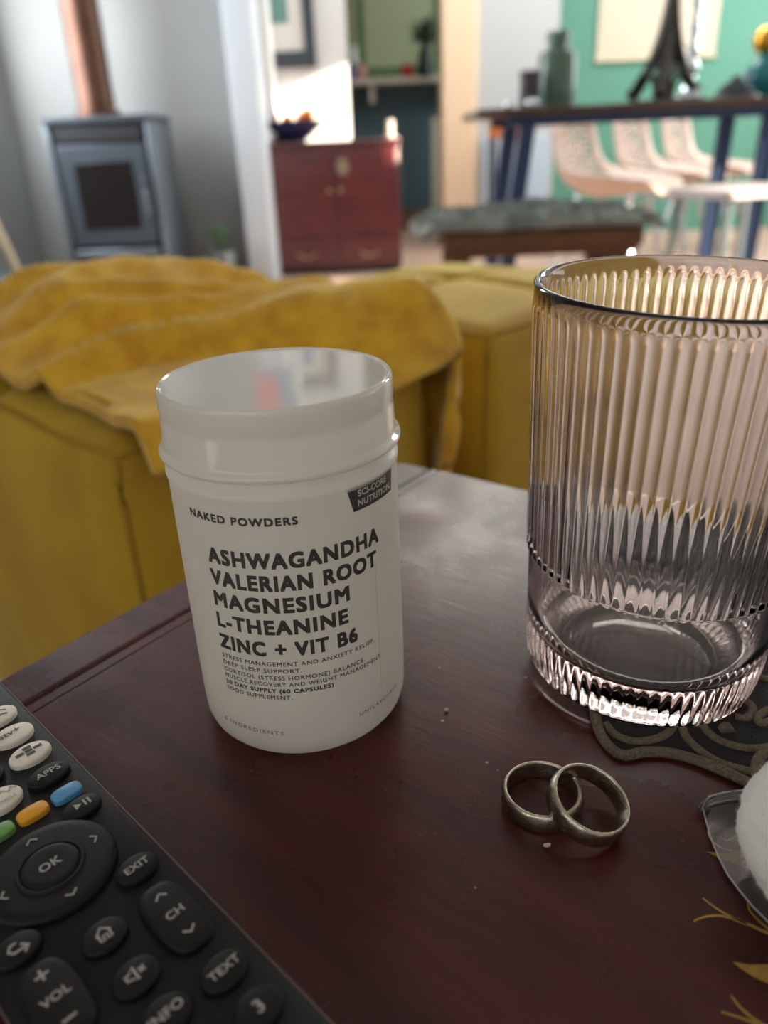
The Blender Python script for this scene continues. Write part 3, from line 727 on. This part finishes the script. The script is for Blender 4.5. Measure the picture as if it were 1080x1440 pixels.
def throw():
    # cloth coordinates: s along e2 (0..) and q along e1
    s0, s1, q0, q1 = .022, LB+.16, -.035, LA+.10
    top = PT+.010
    def drop(d): # arc length past an edge -> (out, down)
        R = .03
        if d <= 0: return 0., 0.
        a = d/R
        if a < PI/2: return R*math.sin(a), R*(1-math.cos(a))
        return R, R+(d-R*PI/2)
    def fn(u, v):
        s = s0+(s1-s0)*u; q = q0+(q1-q0)*v
        # wavy outline
        wob = .012*noise.noise(Vector((v*5, u*4, 1.3)))
        if u < .02: s += wob
        o1, d1 = drop(s-(LB-.018)); o2, d2 = drop(q-(LA-.02)); o3, d3 = drop(.012-q)
        x = (min(s, LB-.018)+o1); y = (min(max(q, .012), LA-.02)+o2-o3)
        z = top-max(d1, d2, d3)
        bulge = .022*max(0, 1-((s-LB/2)/(LB/2))**2)*max(0, 1-((q-LA/2)/(LA/2))**2)
        P = Vector((s, q, 0))
        w = (P.x*.35+P.y*.94)                     # folds run across
        f1 = abs(noise.noise(Vector((s*3.0+q*2.2, w*11.0, 4.0))))
        f2 = noise.noise(Vector((s*4.0, q*9.0, 9.0))); f3 = noise.noise(Vector((s*26, q*30, 2.0)))
        h = max(0, .048*(1-min(1, f1*2.1))**1.3+.022*f2+.006*f3-.004)
        h += .018*math.exp(-((s-.30)/.11)**2-((q-.40)/.10)**2)
        hang = min(1, max(d1, d2, d3)/.05)
        h *= .35+.65*min(1, max(0, (s-s0)/.08))
        z += (bulge+h)*(1-hang)
        if d1 > .03: x += .018*math.sin(q*42+2*noise.noise(P*14))*hang+.010*f2+.006*f3
        if d3 > 0: y -= (.004+.008*f2)*hang
        return Ac+e2*x+e1*y+Vector((0, 0, z))
    mb = MB().grid(fn, 130, 150)
    o = mb.build('throw_blanket', 'plush', angle=180, solid=.010)
    tag(o, 'crumpled golden yellow plush throw spread over the nearer pouf', 'blanket')
throw()

# ================================================================== STOVE
sY = 4.1
sl = at(57, 168, sY).x; sr = at(209, 160, sY).x; stz = at(130, 163, sY).z
st = thing('wood_stove', 'grey freestanding wood stove with glass door and copper flue pipe against the grey wall', 'stove', ((sl+sr)/2, sY, 0))
w = (sr-sl)/2; d = .42
box('body', (-w+.03, .03, .05), (w-.03, d, stz-.03), 'stove_dark', st, bevel=.006)
box('top_plate', (-w, -.01, stz-.03), (w, d+.01, stz), 'stove_grey', st, bevel=.006)
for s in (-1, 1): MB().box((s*w-(.03 if s > 0 else 0), 0, 0), (s*w+(.03 if s < 0 else 0), d, stz-.03)).build('side_panel', 'stove_side', st, bevel=.008)
dzt = at(130, 203, sY).z; dzb = at(160, 345, sY).z
dr = box('door', (-w+.045, -.005, dzb), (w-.045, .03, dzt), 'stove_grey', st, bevel=.008)
gzt = at(140, 228, sY).z; gzb = at(160, 322, sY).z
box('glass_pane', (-w+.115, -.009, gzb), (w-.115, -.004, gzt), 'stove_glass', dr, bevel=.003)
MB().tube([(w-.065, -.03, (gzb+gzt)/2-.09), (w-.065, -.035, (gzb+gzt)/2), (w-.065, -.03, (gzb+gzt)/2+.09)], .009, 8).build('handle', 'stove_side', dr)
box('air_slot', (-w+.05, -.004, dzt+.012), (w-.05, .03, stz-.045), 'stove_dark', st, bevel=.003)
box('ash_lip', (-w+.05, -.03, dzb-.055), (w-.05, .03, dzb-.02), 'stove_side', st, bevel=.006)
box('log_shelf', (-w+.03, .0, .05), (w-.03, .03, .09), 'stove_grey', st, bevel=.004)
pp = at(138, 158, sY+.22)
fl = MB().lathe([(.105, 0), (.105, .03), (.088, .035), (.088, 1.7)], 40, (pp.x-(sl+sr)/2, .22, stz)).build('flue_pipe', 'copper', st)
MB().lathe([(.0885, 0), (.094, .004), (.094, .03), (.0885, .034)], 40, (pp.x-(sl+sr)/2, .22, stz+.9)).build('pipe_collar', 'copper', fl)

# bucket with a wooden handled tool
bp_ = at(40, 425, 3.75); rzm = at(40, 385, 3.75).z
bk = thing('metal_bucket', 'zinc bucket on the floor left of the wood stove', 'bucket', (bp_.x-.05, 3.75, 0))
hb = rzm
MB().lathe([(1e-7, .01), (.135, .01), (.135, 0), (.14, 0), (.19, hb-.01), (.196, hb), (.188, hb), (.136, .02), (1e-7, .02)], 40).build('pail', 'zinc', bk, angle=50)
MB().tube([(.192*math.cos(2*PI*i/40), .192*math.sin(2*PI*i/40), hb-.004) for i in range(40)], .008, 8, closed=True).build('rim', 'zinc', bk)
for s in (-1, 1): box('ear', (s*.19-.012, -.02, hb-.06), (s*.19+.012, .02, hb-.012), 'zinc', bk, bevel=.004)
MB().tube([(.195*math.cos(PI*i/20), -.06-.10*math.sin(PI*i/20), hb-.03+.03*math.sin(PI*i/20)) for i in range(21)], .005, 6).build('bail', 'zinc', bk)
hd = thing('kindling_axe', 'pale wooden tool handle leaning out of the zinc bucket', 'tool', (bp_.x-.05, 3.75, .022))
h0 = at(26, 385, 3.72)-Vector((bp_.x-.05, 3.75, .022)); h1 = at(-4, 322, 3.72)-Vector((bp_.x-.05, 3.75, .022))
MB().tube([(h0.x+.05, h0.y+.03, .0), h0, h1, h1+(h1-h0)*.3], [.018, .020, .019, .022], 10).build('shaft', 'pale_wood', hd)
MB().box((h0.x+.00, h0.y-.02, .0), (h0.x+.11, h0.y+.08, .05)).build('head', 'zinc', hd, bevel=.006)
fp = at(313, 372, 4.25)
pl = thing('potted_plant', 'small green plant in a pale glass pot on the floor right of the stove', 'plant', (fp.x, 4.25, 0))
ph = at(313, 352, 4.25).z
MB().lathe([(1e-7, 0), (.06, 0), (.075, ph), (.068, ph), (.055, .01), (1e-7, .01)], 24).build('pot', 'zinc', pl)
rnd = random.Random(5)
for k in range(26):
    a = rnd.uniform(0, 2*PI); L = rnd.uniform(.08, .16); tp = Vector((math.cos(a)*L*.8, math.sin(a)*L*.8, ph+L*.8)); md = Vector((math.cos(a)*L*.3, math.sin(a)*L*.3, ph+L*.65)); sd = Vector((-math.sin(a), math.cos(a), 0))*.014
    MB().add([(0, 0, ph-.02), md-sd, md+sd, tp], [(0, 1, 2), (1, 3, 2)]).build('leaf', 'leaf_green', pl, solid=.001, smooth=False)
MB().lathe([(1e-7, ph-.03), (.066, ph-.02), (1e-7, ph-.015)], 20).build('soil', 'stove_dark', pl)

# ================================================================== RED CHEST
cY = 4.62
cx0 = at(377, 250, cY).x; cx1 = at(562, 250, cY).x; cz = at(470, 198, cY).z; cw = (cx1-cx0)/2
ch = thing('red_chest', 'glossy dark red chest with brass lock plate standing by the white wall', 'chest', ((cx0+cx1)/2, cY, 0))
box('carcass', (-cw, .01, .03), (cw, .46, cz-.025), 'chest_red', ch, bevel=.005)
box('lid_top', (-cw-.008, -.008, cz-.025), (cw+.008, .47, cz), 'chest_red', ch, bevel=.006)
zd = at(470, 335, cY).z
for s in (-1, 1):
    dd = box('door', (s*cw/2-cw/2+.012, -.006, zd+.015), (s*cw/2+cw/2-.012, .012, cz-.045), 'chest_red', ch, bevel=.004)
    MB().ball((s*.03, -.016, (zd+cz)/2), .011).build('knob', 'brass', dd)
    dw = box('drawer', (s*cw/2-cw/2+.012, -.006, .05), (s*cw/2+cw/2-.012, .012, zd-.005), 'chest_red', ch, bevel=.004)
    MB().tube([(s*cw/2-.05, -.008, zd*.6), (s*cw/2-.03, -.022, zd*.6-.02), (s*cw/2+.03, -.022, zd*.6-.02), (s*cw/2+.05, -.008, zd*.6)], .005, 8).build('handle', 'brass', dw)
lp = at(482, 235, cY); lpz = lp.z
MB().lathe([(1e-7, 0), (.034, 0), (.031, .006), (1e-7, .008)], 32).xf(lambda p: Vector((p.x+lp.x-(cx0+cx1)/2, -.006-p.z, p.y*1.25+lpz))).build('lock_plate', 'bronze', ch)
box('plinth', (-cw+.01, .02, 0), (cw-.01, .45, .03), 'stove_dark', ch)
def chest_pt(x): return at(x, 200, cY+.2).x
bw = thing('fruit_bowl', 'blue ceramic fruit bowl with oranges on the red chest', 'bowl', (at(410, 190, cY+.23).x, cY+.23, cz))
MB().lathe([(1e-7, 0), (.08, 0), (.082, .012), (.11, .03), (.175, .085), (.195, .11), (.187, .11), (.11, .045), (1e-7, .02)], 48).build('bowl', 'bowl_blue', bw)
for k, (x, dy, dzz, lb) in enumerate(((378, .03, .100, 'orange at the left of the blue fruit bowl'), (440, .0, .102, 'orange at the right rim of the blue fruit bowl'), (424, .08, .09, 'orange towards the back of the blue fruit bowl'), (404, .02, .075, 'orange low in the middle of the blue fruit bowl'))):
    px_ = at(x, 190, cY+.18).x; ox = max(-.10, min(.10, px_-bw.location.x))
    o = thing('orange', lb, 'orange', (bw.location.x+ox, cY+.26+dy-.03, cz+dzz+.0), group='oranges in the fruit bowl')
    MB().ball((0, 0, .036), .036, 24, 14, .94).build('fruit', 'orange_peel', o); MB().lathe([(1e-7, 0), (.005, .0), (.004, .003), (1e-7, .004)], 8, (0, 0, .0695)).build('stem_end', 'leaf_green', o)
wp = at(372, 196, cY+.08)
cp = thing('white_cup', 'small white cup at the left end of the red chest', 'cup', (wp.x+.010, cY+.035, cz))
MB().lathe([(1e-7, 0), (.024, 0), (.034, .05), (.036, .06), (.032, .06), (.022, .006), (1e-7, .006)], 28).build('cup', 'white_glaze', cp)
MB().tube([(.034, 0, .05), (.055, 0, .045), (.055, 0, .025), (.028, 0, .02)], .004, 6).build('handle', 'white_glaze', cp)
cp2 = at(549, 190, cY+.25)
cd = thing('candle', 'short cream candle in a dish on the right end of the red chest', 'candle', (cp2.x, cY+.25, cz))
MB().lathe([(1e-7, 0), (.035, 0), (.045, .012), (.042, .012), (.03, .005), (1e-7, .005)], 24).build('dish', 'white_glaze', cd)
MB().lathe([(1e-7, .005), (.02, .005), (.02, .095), (1e-7, .092)], 20).build('wax', 'shelf_cream', cd); MB().tube([(0, 0, .092), (.001, 0, .104)], .0015, 5).build('wick', 'stove_dark', cd)
# framed picture
fY = 5.115
f0 = at(347, 95, fY); f1 = at(446, 95, fY); fx0 = f1.x-.62; fx1 = f1.x; fz0 = f1.z; fz1 = fz0+.92
fr = thing('framed_picture', 'dark framed print with wide white mat above the red chest', 'picture', ((fx0+fx1)/2, fY, fz0))
hw = (fx1-fx0)/2; H_ = fz1-fz0; fw = .085
for a, b in (((-hw, 0), (-hw+fw, H_)), ((hw-fw*.75, 0), (hw, H_)), ((-hw+fw, 0), (hw-fw*.75, fw)), ((-hw+fw, H_-fw), (hw-fw*.75, H_))):
    box('frame_side', (a[0], -.03, a[1]), (b[0], 0, b[1]), 'frame_dark', fr, bevel=.004)
box('mat_board', (-hw+fw, -.012, fw), (hw-fw*.75, -.001, H_-fw), 'mat_board', fr)
az0 = at(400, 33, fY).z-fz0; ax1 = at(405, 20, fY).x-(fx0+fx1)/2
box('print', (-hw+.17, -.016, az0), (ax1, -.012, H_-.17), 'print_art', fr)

cv = thing('wall_canvas', 'small pink and blue canvas hanging high on the white post', 'picture', ((PL+PR)/2, 4.348, 1.66))
box('canvas', (-.105, -.022, 0), (.105, 0, .46), 'canvas_blue', cv, bevel=.003)
MB().lathe([(1e-7, 0), (.17, 0), (.168, .003), (1e-7, .003)], 40).xf(lambda p: Vector((max(-.103, min(.03, p.x-.06)), -.0222-p.z, p.y*1.2+.23))).build('pink_shape', 'canvas_pink', cv)
# ================================================================== SHELF IN THE ALCOVE
sh = thing('wall_shelf', 'cream ledge shelf along the green alcove wall', 'shelf', (0, 6.9, zs))
box('board', (-1.1, -.12, -.035), (cl+.35, .16, 0), 'shelf_cream', sh, bevel=.005)
for x in (-.7, .05, .7): box('bracket', (x-.02, -.08, -.16), (x+.02, .15, -.035), 'shelf_cream', sh, bevel=.003)
vp = at(598, 100, 6.80)
v_ = thing('vase_plant', 'dark spiky plant in a slim vase on the alcove shelf', 'plant', (vp.x, 6.80, zs))
MB().lathe([(1e-7, 0), (.05, 0), (.06, .06), (.045, .16), (.03, .2), (.036, .22), (.028, .22), (.02, .19), (1e-7, .02)], 24).build('vase', 'stove_dark', v_)
rnd = random.Random(11)
for k in range(60):
    a = rnd.uniform(0, 2*PI); L = rnd.uniform(.14, .26); el = rnd.uniform(.1, 1.3); dx = Vector((math.cos(a)*math.cos(el), math.sin(a)*math.cos(el), math.sin(el))); sd = dx.cross(Vector((0, 0, 1))).normalized()*.016
    b0_ = Vector((0, 0, .21)); md = b0_+dx*L*.55+Vector((0, 0, .03)); MB().add([b0_, md-sd, md+sd, b0_+dx*L-Vector((0, 0, .02))], [(0, 1, 2), (1, 3, 2)]).build('leaf', 'leaf_dark', v_, smooth=False, solid=.0015)
def pot(name, label, cat, x, Y, m, r, h, z=None, grp=None):
    o = thing(name, label, cat, (at(x, 100, Y).x, Y, zs if z is None else z), group=grp)
    MB().lathe([(1e-7, 0), (r*.7, 0), (r, h*.45), (r*.85, h*.85), (r*.9, h), (r*.8, h), (r*.75, h*.8), (1e-7, h*.1)], 24).build('pot_body', m, o)
    MB().lathe([(r*.92, h*.94), (r*.97, h*.97), (r*.92, h)], 24).build('rim', m, o); return o
pot('small_pot', 'small red pot on the alcove shelf beside the spiky plant', 'pot', 573, 6.85, 'red_glaze', .055, .09)
pot('small_pot', 'small pink pot on the left part of the alcove shelf', 'pot', 508, 6.85, 'pink_glaze', .045, .10)
pot('small_pot', 'small blue pot at the left end of the alcove shelf', 'pot', 493, 6.85, 'blue_glaze', .045, .12)
fg = pot('white_vase', 'slim white vase at the left end of the alcove shelf', 'vase', 498, 6.98, 'white_glaze', .035, .24)
gp = at(515, 90, 7.09); gq = at(612, 90, 7.09)
gf = thing('green_panel', 'large pale green framed panel on the alcove wall above the shelf', 'panel', ((gp.x+gq.x)/2, 7.098, zs+.1))
hw = (gq.x-gp.x)/2
box('panel', (-hw, -.02, 0), (hw, 0, .9), 'wall_olive', gf)
for a, b in (((-hw-.05, -.03, -.05), (-hw, 0, .95)), ((hw, -.03, -.05), (hw+.05, 0, .95)), ((-hw, -.03, -.05), (hw, 0, 0)), ((-hw, -.03, .9), (hw, 0, .95))): box('frame_side', a, b, 'leaf_green', gf)

# ================================================================== DINING TABLE AND WHAT STANDS ON IT
dY = 3.2; dd_ = .52
dx0 = at(672, 155, dY).x; dz1 = at(800, 148, dY).z; dz0 = at(800, 160, dY).z
dt = thing('dining_table', 'narrow dining table with walnut top and blue steel legs before the green wall', 'table', (dx0, dY, 0))
DL = 1.75
box('tabletop', (0, 0, dz0), (DL, dd_, dz1), 'walnut_top', dt, bevel=.004)
l1 = at(742, 172, dY+.06).x-dx0; l2 = at(724, 285, dY+.06); l2x = l2.x-dx0
def leg(xt, xb, y): MB().add([(xt-.03, y-.02, dz0-.03), (xt+.03, y-.02, dz0-.03), (xt+.03, y+.02, dz0-.03), (xt-.03, y+.02, dz0-.03), (xb-.03, y-.02, 0), (xb+.03, y-.02, 0), (xb+.03, y+.02, 0), (xb-.03, y+.02, 0)], [(0, 1, 2, 3), (4, 7, 6, 5), (0, 4, 5, 1), (1, 5, 6, 2), (2, 6, 7, 3), (3, 7, 4, 0)]).build('leg', 'blue_steel', dt, bevel=.003)
sp_ = (l1-l2x)*2.2
rx = at(1064, 250, dY+.06).x-dx0
for y in (.06, dd_-.06): leg(l1, l1-sp_, y); leg(rx+.02, rx-.0, y)
for y in (.05, dd_-.07): box('rail', (.12, y, dz0-.03), (DL-.08, y+.03, dz0), 'blue_steel', dt, bevel=.002)
box('cross_rail', (l1-.025, .08, dz0-.03), (l1+.025, dd_-.07, dz0), 'blue_steel', dt); box('cross_rail', (rx-.01, .08, dz0-.03), (rx+.04, dd_-.07, dz0), 'blue_steel', dt)
oY = dY+.22
def onT(x, Y=oY): return (at(x, 140, Y).x, Y, dz1)
k_ = 1/ (1202/oY)
o = thing('stoneware_bottle', 'grey-green square shouldered bottle on the dining table', 'bottle', onT(781))
hB = at(781, 45, oY).z-dz1; rB = 26*k_
MB().lathe([(1e-7, 0), (rB*.95, 0), (rB, .01), (rB, hB*.66), (rB*.9, hB*.74), (rB*.55, hB*.79), (rB*.5, hB*.83), (rB*.5, hB*.9), (1e-7, hB*.9)], 40).build('bottle_body', 'bottle_green', o)
MB().lathe([(1e-7, hB*.86), (rB*.6, hB*.86), (rB*.62, hB), (1e-7, hB)], 32).build('stopper', 'bottle_green', o)
o = thing('dark_tin', 'small dark tin left of the grey-green bottle on the dining table', 'tin', onT(744, oY-.08)); hT = at(746, 102, oY).z-dz1
MB().lathe([(1e-7, 0), (13*k_, 0), (13.5*k_, .004), (13.5*k_, hT*.8), (1e-7, hT*.8)], 32).build('tin_body', 'dark_box', o); MB().lathe([(14.2*k_, hT*.78), (14.2*k_, hT), (1e-7, hT)], 32).build('lid', 'dark_box', o)
def tumbler(x, Y, label, r=.022, h=.035, m='crystal', grp='small glass votives'):
    o = thing('votive_glass', label, 'candle holder', onT(x, Y), group=grp)
    MB().lathe([(1e-7, 0), (r*.55, 0), (r*.85, h*.15), (r, h*.45), (r*.9, h*.8), (r*.7, h), (r*.6, h), (r*.8, h*.7), (r*.7, .007), (1e-7, .006)], 20).build('cup', m, o); MB().lathe([(1e-7, .007), (r*.65, .007), (r*.65, h*.5), (1e-7, h*.5)], 16).build('wax', 'white_glaze', o)
tumbler(748, dY+.08, 'small shiny votive glass by the dark tin', .026, .030); tumbler(716, dY+.08, 'small shiny votive glass at the left end of the dining table', .018, .026)
tumbler(963, dY+.10, 'small shiny votive glass beside the tower statuette, left of the pair', .018, .036); tumbler(978, dY+.10, 'small shiny votive glass beside the tower statuette, right of the pair', .018, .036)
# lattice tower statuette
ex_, ey_, ez_ = onT(932); hE = .62; bE = .105
et = thing('tower_statuette', 'tall dark metal lattice tower statuette on the dining table', 'statuette', (ex_, ey_, ez_), .35)
def er(z):  # half width of tower
    s = z/hE; return bE*(.03+.97*math.exp(-4.6*s)) if s > .0 else bE
for sx in (-1, 1):
    for sy in (-1, 1):
        zsn = [hE*.9*(i/12)**1.2 for i in range(13)]
        MB().tube([(sx*er(z)*.86, sy*er(z)*.86, z+.02) for z in zsn], [.028*(1-.8*i/12) for i in range(13)], 6).build('leg', 'iron_dark', et)
for z, q in ((.125, 1.12), (.215, 1.22), (.50, 1.6)):
    r = er(z)*q; MB().box((-r, -r, z-.008), (r, r, z+.010)).build('platform', 'iron_dark', et, bevel=.002)
mbt = MB()
for z in (.115, .15, .185, .22): mbt.v += [(a*er(z)*.9, b*er(z)*.9, z) for a, b in ((-1, -1), (1, -1), (1, 1), (-1, 1))]
mbt.f = [(k*4+i, k*4+(i+1) % 4, k*4+4+(i+1) % 4, k*4+4+i) for k in range(3) for i in range(4)]+[(3, 2, 1, 0), (12, 13, 14, 15)]
mbt.build('middle_storey', 'iron_dark', et, smooth=False)
for s in (0, 1, 2, 3):
    ca, sa = math.cos(s*PI/2), math.sin(s*PI/2)
    MB().tube([(ca*er(.0)*.9-sa*er(0)*.62*math.cos(PI*i/12), sa*er(0)*.9+ca*er(0)*.62*math.cos(PI*i/12), .02+.085*math.sin(PI*i/12)) for i in range(13)], .008, 6).build('arch', 'iron_dark', et)
    for z0_, z1_ in ((.13, .21), (.22, .27), (.27, .32), (.32, .37), (.37, .43)):
        for sg in (-1, 1):
            p0 = (er(z0_)*.86, sg*er(z0_)*.86, z0_); p1 = (er(z1_)*.86, -sg*er(z1_)*.86, z1_)
            MB().tube([(p[0]*ca-p[1]*sa, p[0]*sa+p[1]*ca, p[2]) for p in (p0, p1)], .004, 5).build('brace', 'iron_dark', et)
MB().lathe([(.014, .50), (.010, .56), (.003, .58), (.002, hE), (1e-7, hE)], 12).build('spire', 'iron_dark', et)
MB().box((-bE*1.08, -bE*1.08, 0), (bE*1.08, bE*1.08, .012)).build('base', 'iron_dark', et, bevel=.002)
o = thing('crystal_candlestick', 'tall sparkling crystal candlestick behind the tower statuette on the dining table', 'candlestick', onT(966, oY+.16))
MB().lathe([(1e-7, 0), (.055, 0), (.055, .015), (.03, .05), (.022, .10), (.034, .13), (.02, .16), (.026, .19), (.018, .22), (.024, .26), (.016, .30), (.022, .34), (.015, .40), (.02, .44), (.03, .46), (1e-7, .46)], 14).build('stem', 'crystal', o, angle=10)
MB().lathe([(1e-7, .46), (.011, .46), (.010, .66), (1e-7, .66)], 14).build('candle', 'white_glaze', o)
o = thing('dark_cone_ornament', 'dark navy pointed ornament on the dining table near its right end', 'ornament', onT(1032, oY-.1)); hC = at(1028, 106, oY-.1).z-dz1
MB().lathe([(1e-7, 0), (.085, 0), (.07, .02), (.045, .05), (.022, hC*.8), (.01, hC), (1e-7, hC)], 32).build('cone', 'navy', o); MB().lathe([(.087, 0), (.09, .006), (.085, .012)], 32).build('foot', 'walnut_top', o)
o = thing('teal_vase', 'round teal glass vase with gold knob on the dining table', 'vase', onT(1072, oY+.1)); hV = at(1058, 75, oY).z-dz1; rV = .085
MB().lathe([(1e-7, 0), (.03, 0), (.06, .015), (rV, .07), (rV*.95, .11), (rV*.55, .15), (.022, .17), (.018, hV), (1e-7, hV)], 40).build('vase_body', 'teal_glass', o)
MB().ball((-.02, -.0, hV+.05), .05, 24, 14).build('knob', 'gold', o); MB().lathe([(.012, 0), (.02, .02), (1e-7, .03)], 16, (-.01, 0, hV-.02)).build('knob_neck', 'gold', o)
MB().tube([(rV*1.06*math.cos(a_), -.02, .105+rV*1.06*math.sin(a_)) for a_ in [PI*(1+.05*i) for i in range(0, 15)]], .011, 8).build('handle', 'pale_blue', o)
# poster
q0 = at(838, 86, 6.04); q1 = at(1004, 80, 6.04)
po = thing('poster', 'large cream poster hanging on the green wall', 'poster', ((q0.x+q1.x)/2, 6.045, q0.z)); hw = (q1.x-q0.x)/2
box('sheet', (-hw, -.008, 0), (hw, 0, 1.1), 'paper', po)
MB().tube([(-hw-.01, -.01, 0), (hw+.01, -.01, 0)], .010, 8).build('rod', 'pale_wood', po); MB().tube([(-hw-.01, -.01, 1.1), (hw+.01, -.01, 1.1)], .010, 8).build('rod', 'pale_wood', po)

# ================================================================== SHELL CHAIRS
def chair_proto():
    t = thing('shell_chair', '', 'chair')
    prof = curve([Vector(p) for p in ((-.30, 0, .755), (-.265, 0, .66), (-.225, 0, .55), (-.17, 0, .455), (-.08, 0, .405), (.04, 0, .40), (.16, 0, .415), (.25, 0, .425), (.29, 0, .405))], 10)
    nu = len(prof)-1; nv = 44
    def pos(i, jv):
        s = i/nu; p = prof[i]; v = jv/nv*2-1
        wd = .21+.055*math.sin(PI*min(1, s*1.15))-.04*max(0, .12-s)/.12-.03*max(0, s-.85)/.15
        up = .085*math.exp(-((s-.52)/.28)**2)+.02; fw = .09*max(0, 1-s*1.9)
        return Vector((p.x+fw*v*v, v*wd, p.z+up*v*v*abs(v)))
    mb = MB(); mb.v = [pos(i, k) for i in range(nu+1) for k in range(nv+1)]
    for i in range(nu):
        for k in range(nv):
            s = i/nu; v = (k+.5)/nv*2-1
            if .05 < s < .50 and abs(v) < .86:
                a = math.sin(i*1.15+1.5*math.sin(k*.45))*math.sin(k*1.0+1.2*math.sin(i*.4))
                if abs(a) > .30: continue
            mb.f.append((i*(nv+1)+k, (i+1)*(nv+1)+k, (i+1)*(nv+1)+k+1, i*(nv+1)+k+1))
    mb.build('shell', 'chair_shell', t, solid=.012, angle=80)
    for sx, sy in ((-1, -1), (-1, 1), (1, -1), (1, 1)):
        MB().tube([(.02+sx*.12, sy*.13, .405), (.02+sx*.21, sy*.21, .008)], [.012, .008], 10).build('leg', 'chrome', t)
        MB().lathe([(.012, 0), (.013, .008), (1e-7, .010)], 10, (.02+sx*.21, sy*.21, 0)).build('foot', 'stove_dark', t)
    MB().tube([(.02-.14, -.15, .34), (.02+.14, .15, .34)], .006, 8).build('brace', 'chrome', t); MB().tube([(.02-.14, .15, .34), (.02+.14, -.15, .34)], .006, 8).build('brace', 'chrome', t)
    return t
cp0 = chair_proto()
spots = [(858, 3.98, 'nearest of the three'), (932, 4.52, 'middle of the three'), (990, 5.05, 'farthest of the three')]
for i, (px, Y, w_) in enumerate(spots):
    o = cp0 if i == 0 else copy_tree(cp0)
    o.location = (at(px, 260, Y).x, Y, 0); o.rotation_euler = (0, 0, math.radians(-38))
    tag(o, 'pale pink shell chair with pierced back behind the dining table, '+w_, 'chair', 'shell chairs behind the dining table')
# stool in front of the table's right end
sx_ = at(1040, 268, 2.95)
o = thing('metal_stool', 'low stool with pale seat and grey metal legs before the dining table', 'stool', (sx_.x, 2.95, 0), .3)
zz = at(1040, 262, 2.95).z
MB().prism(rrect(-.19, .19, -.17, .17, .04), zz-.03, zz).build('seat', 'stool_seat', o, bevel=.006)
for a_, b_ in ((-.15, -.13), (.15, -.13), (-.15, .13), (.15, .13)): MB().tube([(a_, b_, zz-.03), (a_*1.15, b_*1.15, 0)], .013, 8).build('leg', 'zinc', o)
for s in (-1, 1): MB().tube([(-.165, s*.14, .12), (.165, s*.14, .12)], .008, 8).build('stretcher', 'zinc', o); MB().tube([(s*.165, -.14, .12), (s*.165, .14, .12)], .008, 8).build('stretcher', 'zinc', o)
# little orange side table
a_ = at(690, 195, 5.35); b_ = at(736, 166, 5.35)
o = thing('side_table', 'small side table with orange drawer box and thin dark legs against the wall', 'side table', ((a_.x+b_.x)/2, 5.35, 0)); hw = (b_.x-a_.x)/2
box('drawer_box', (-hw, -.12, a_.z), (hw, .12, b_.z), 'orange_wood', o, bevel=.004)
box('top', (-hw-.015, -.135, b_.z), (hw+.015, .135, b_.z+.02), 'walnut_top', o, bevel=.003)
MB().ball((0, -.13, (a_.z+b_.z)/2), .012, 12, 8).build('knob', 'brass', o)
for s in (-1, 1):
    for q in (-.1, .1): box('leg', (s*(hw-.012)-.01, q-.01, 0), (s*(hw-.012)+.01, q+.01, a_.z), 'stove_dark', o)

# ================================================================== BENCH WITH SHEEPSKIN
bY = 2.3
bl = at(626, 345, bY).x; br = at(905, 345, bY).x; bz1 = at(720, 326, bY).z; bz0 = at(720, 362, bY).z
bn = thing('wooden_bench', 'low brown wooden bench behind the poufs under a grey sheepskin', 'bench', ((bl+br)/2, bY, 0)); hw = (br-bl)/2
for k in range(3): box('seat_plank', (-hw, .13*k, bz1-.05), (hw, .13*k+.125, bz1), 'bench_wood', bn, bevel=.005)
box('front_rail', (-hw+.01, .012, bz0), (hw-.01, .04, bz1-.05), 'bench_wood', bn, bevel=.004); box('back_rail', (-hw+.01, .345, bz0), (hw-.01, .375, bz1-.05), 'bench_wood', bn, bevel=.004)
for s in (-1, 1):
    for y in (.05, .29): box('leg', (s*(hw-.05)-.03, y, 0), (s*(hw-.05)+.03, y+.055, bz1-.05), 'bench_wood', bn, bevel=.004)
fl_ = at(590, 318, bY).x-(bl+br)/2; frr = at(930, 318, bY).x-(bl+br)/2
skz = at(760, 296, bY+.2).z
sk = thing('sheepskin', 'shaggy grey-green sheepskin draped on the low wooden bench', 'rug', ((bl+br)/2, bY, bz1))
def skin(u, v):
    x = fl_+(frr-fl_)*u; y = -.03+.44*v
    eu = min(1, u/.10, (1-u)/.10); ev = min(1, v/.16, (1-v)/.16); e = max(0, min(eu, 1))**.5*max(0, ev)**.5
    h = (skz-bz1)*(.55+.45*noise.noise(Vector((x*5, y*5, 0))))*e
    h += .014*noise.noise(Vector((x*22, y*22, 3)))*e+.010*noise.noise(Vector((x*60, y*60, 8)))*e
    y += .02*noise.noise(Vector((x*9, y*3, 5))); x += .03*noise.noise(Vector((y*8, 2, 5)))*(abs(u-.5)*2)**2
    over = max(0, abs(x)-hw)
    return Vector((x, y, max(.002, h)+.012-over*.25))
mb = MB().grid(skin, 110, 60)
mb.build('fleece', 'sheepskin', sk, angle=180, solid=.016)
mb = MB(); rnd = random.Random(21)
for k in range(5000):
    u, v = rnd.random(), rnd.random(); p = skin(u, v)+Vector((0, 0, .006)); d_ = Vector((rnd.gauss(0, .7), rnd.gauss(-.3, .6), .7)).normalized(); L = rnd.uniform(.012, .03)
    s_ = d_.cross(Vector((rnd.random(), 1, rnd.random()))).normalized()*.0016
    m_ = p+d_*L*.6; tp = p+d_*L+Vector((d_.x, d_.y, -.3))*L*.4
    mb.add([p-s_, p+s_, m_+s_*.7, m_-s_*.7, tp], [(0, 1, 2, 3), (3, 2, 4)])
wl = mb.build('wool_tufts', 'sheepskin', sk, smooth=False, fix=False); wl['kind'] = 'stuff'
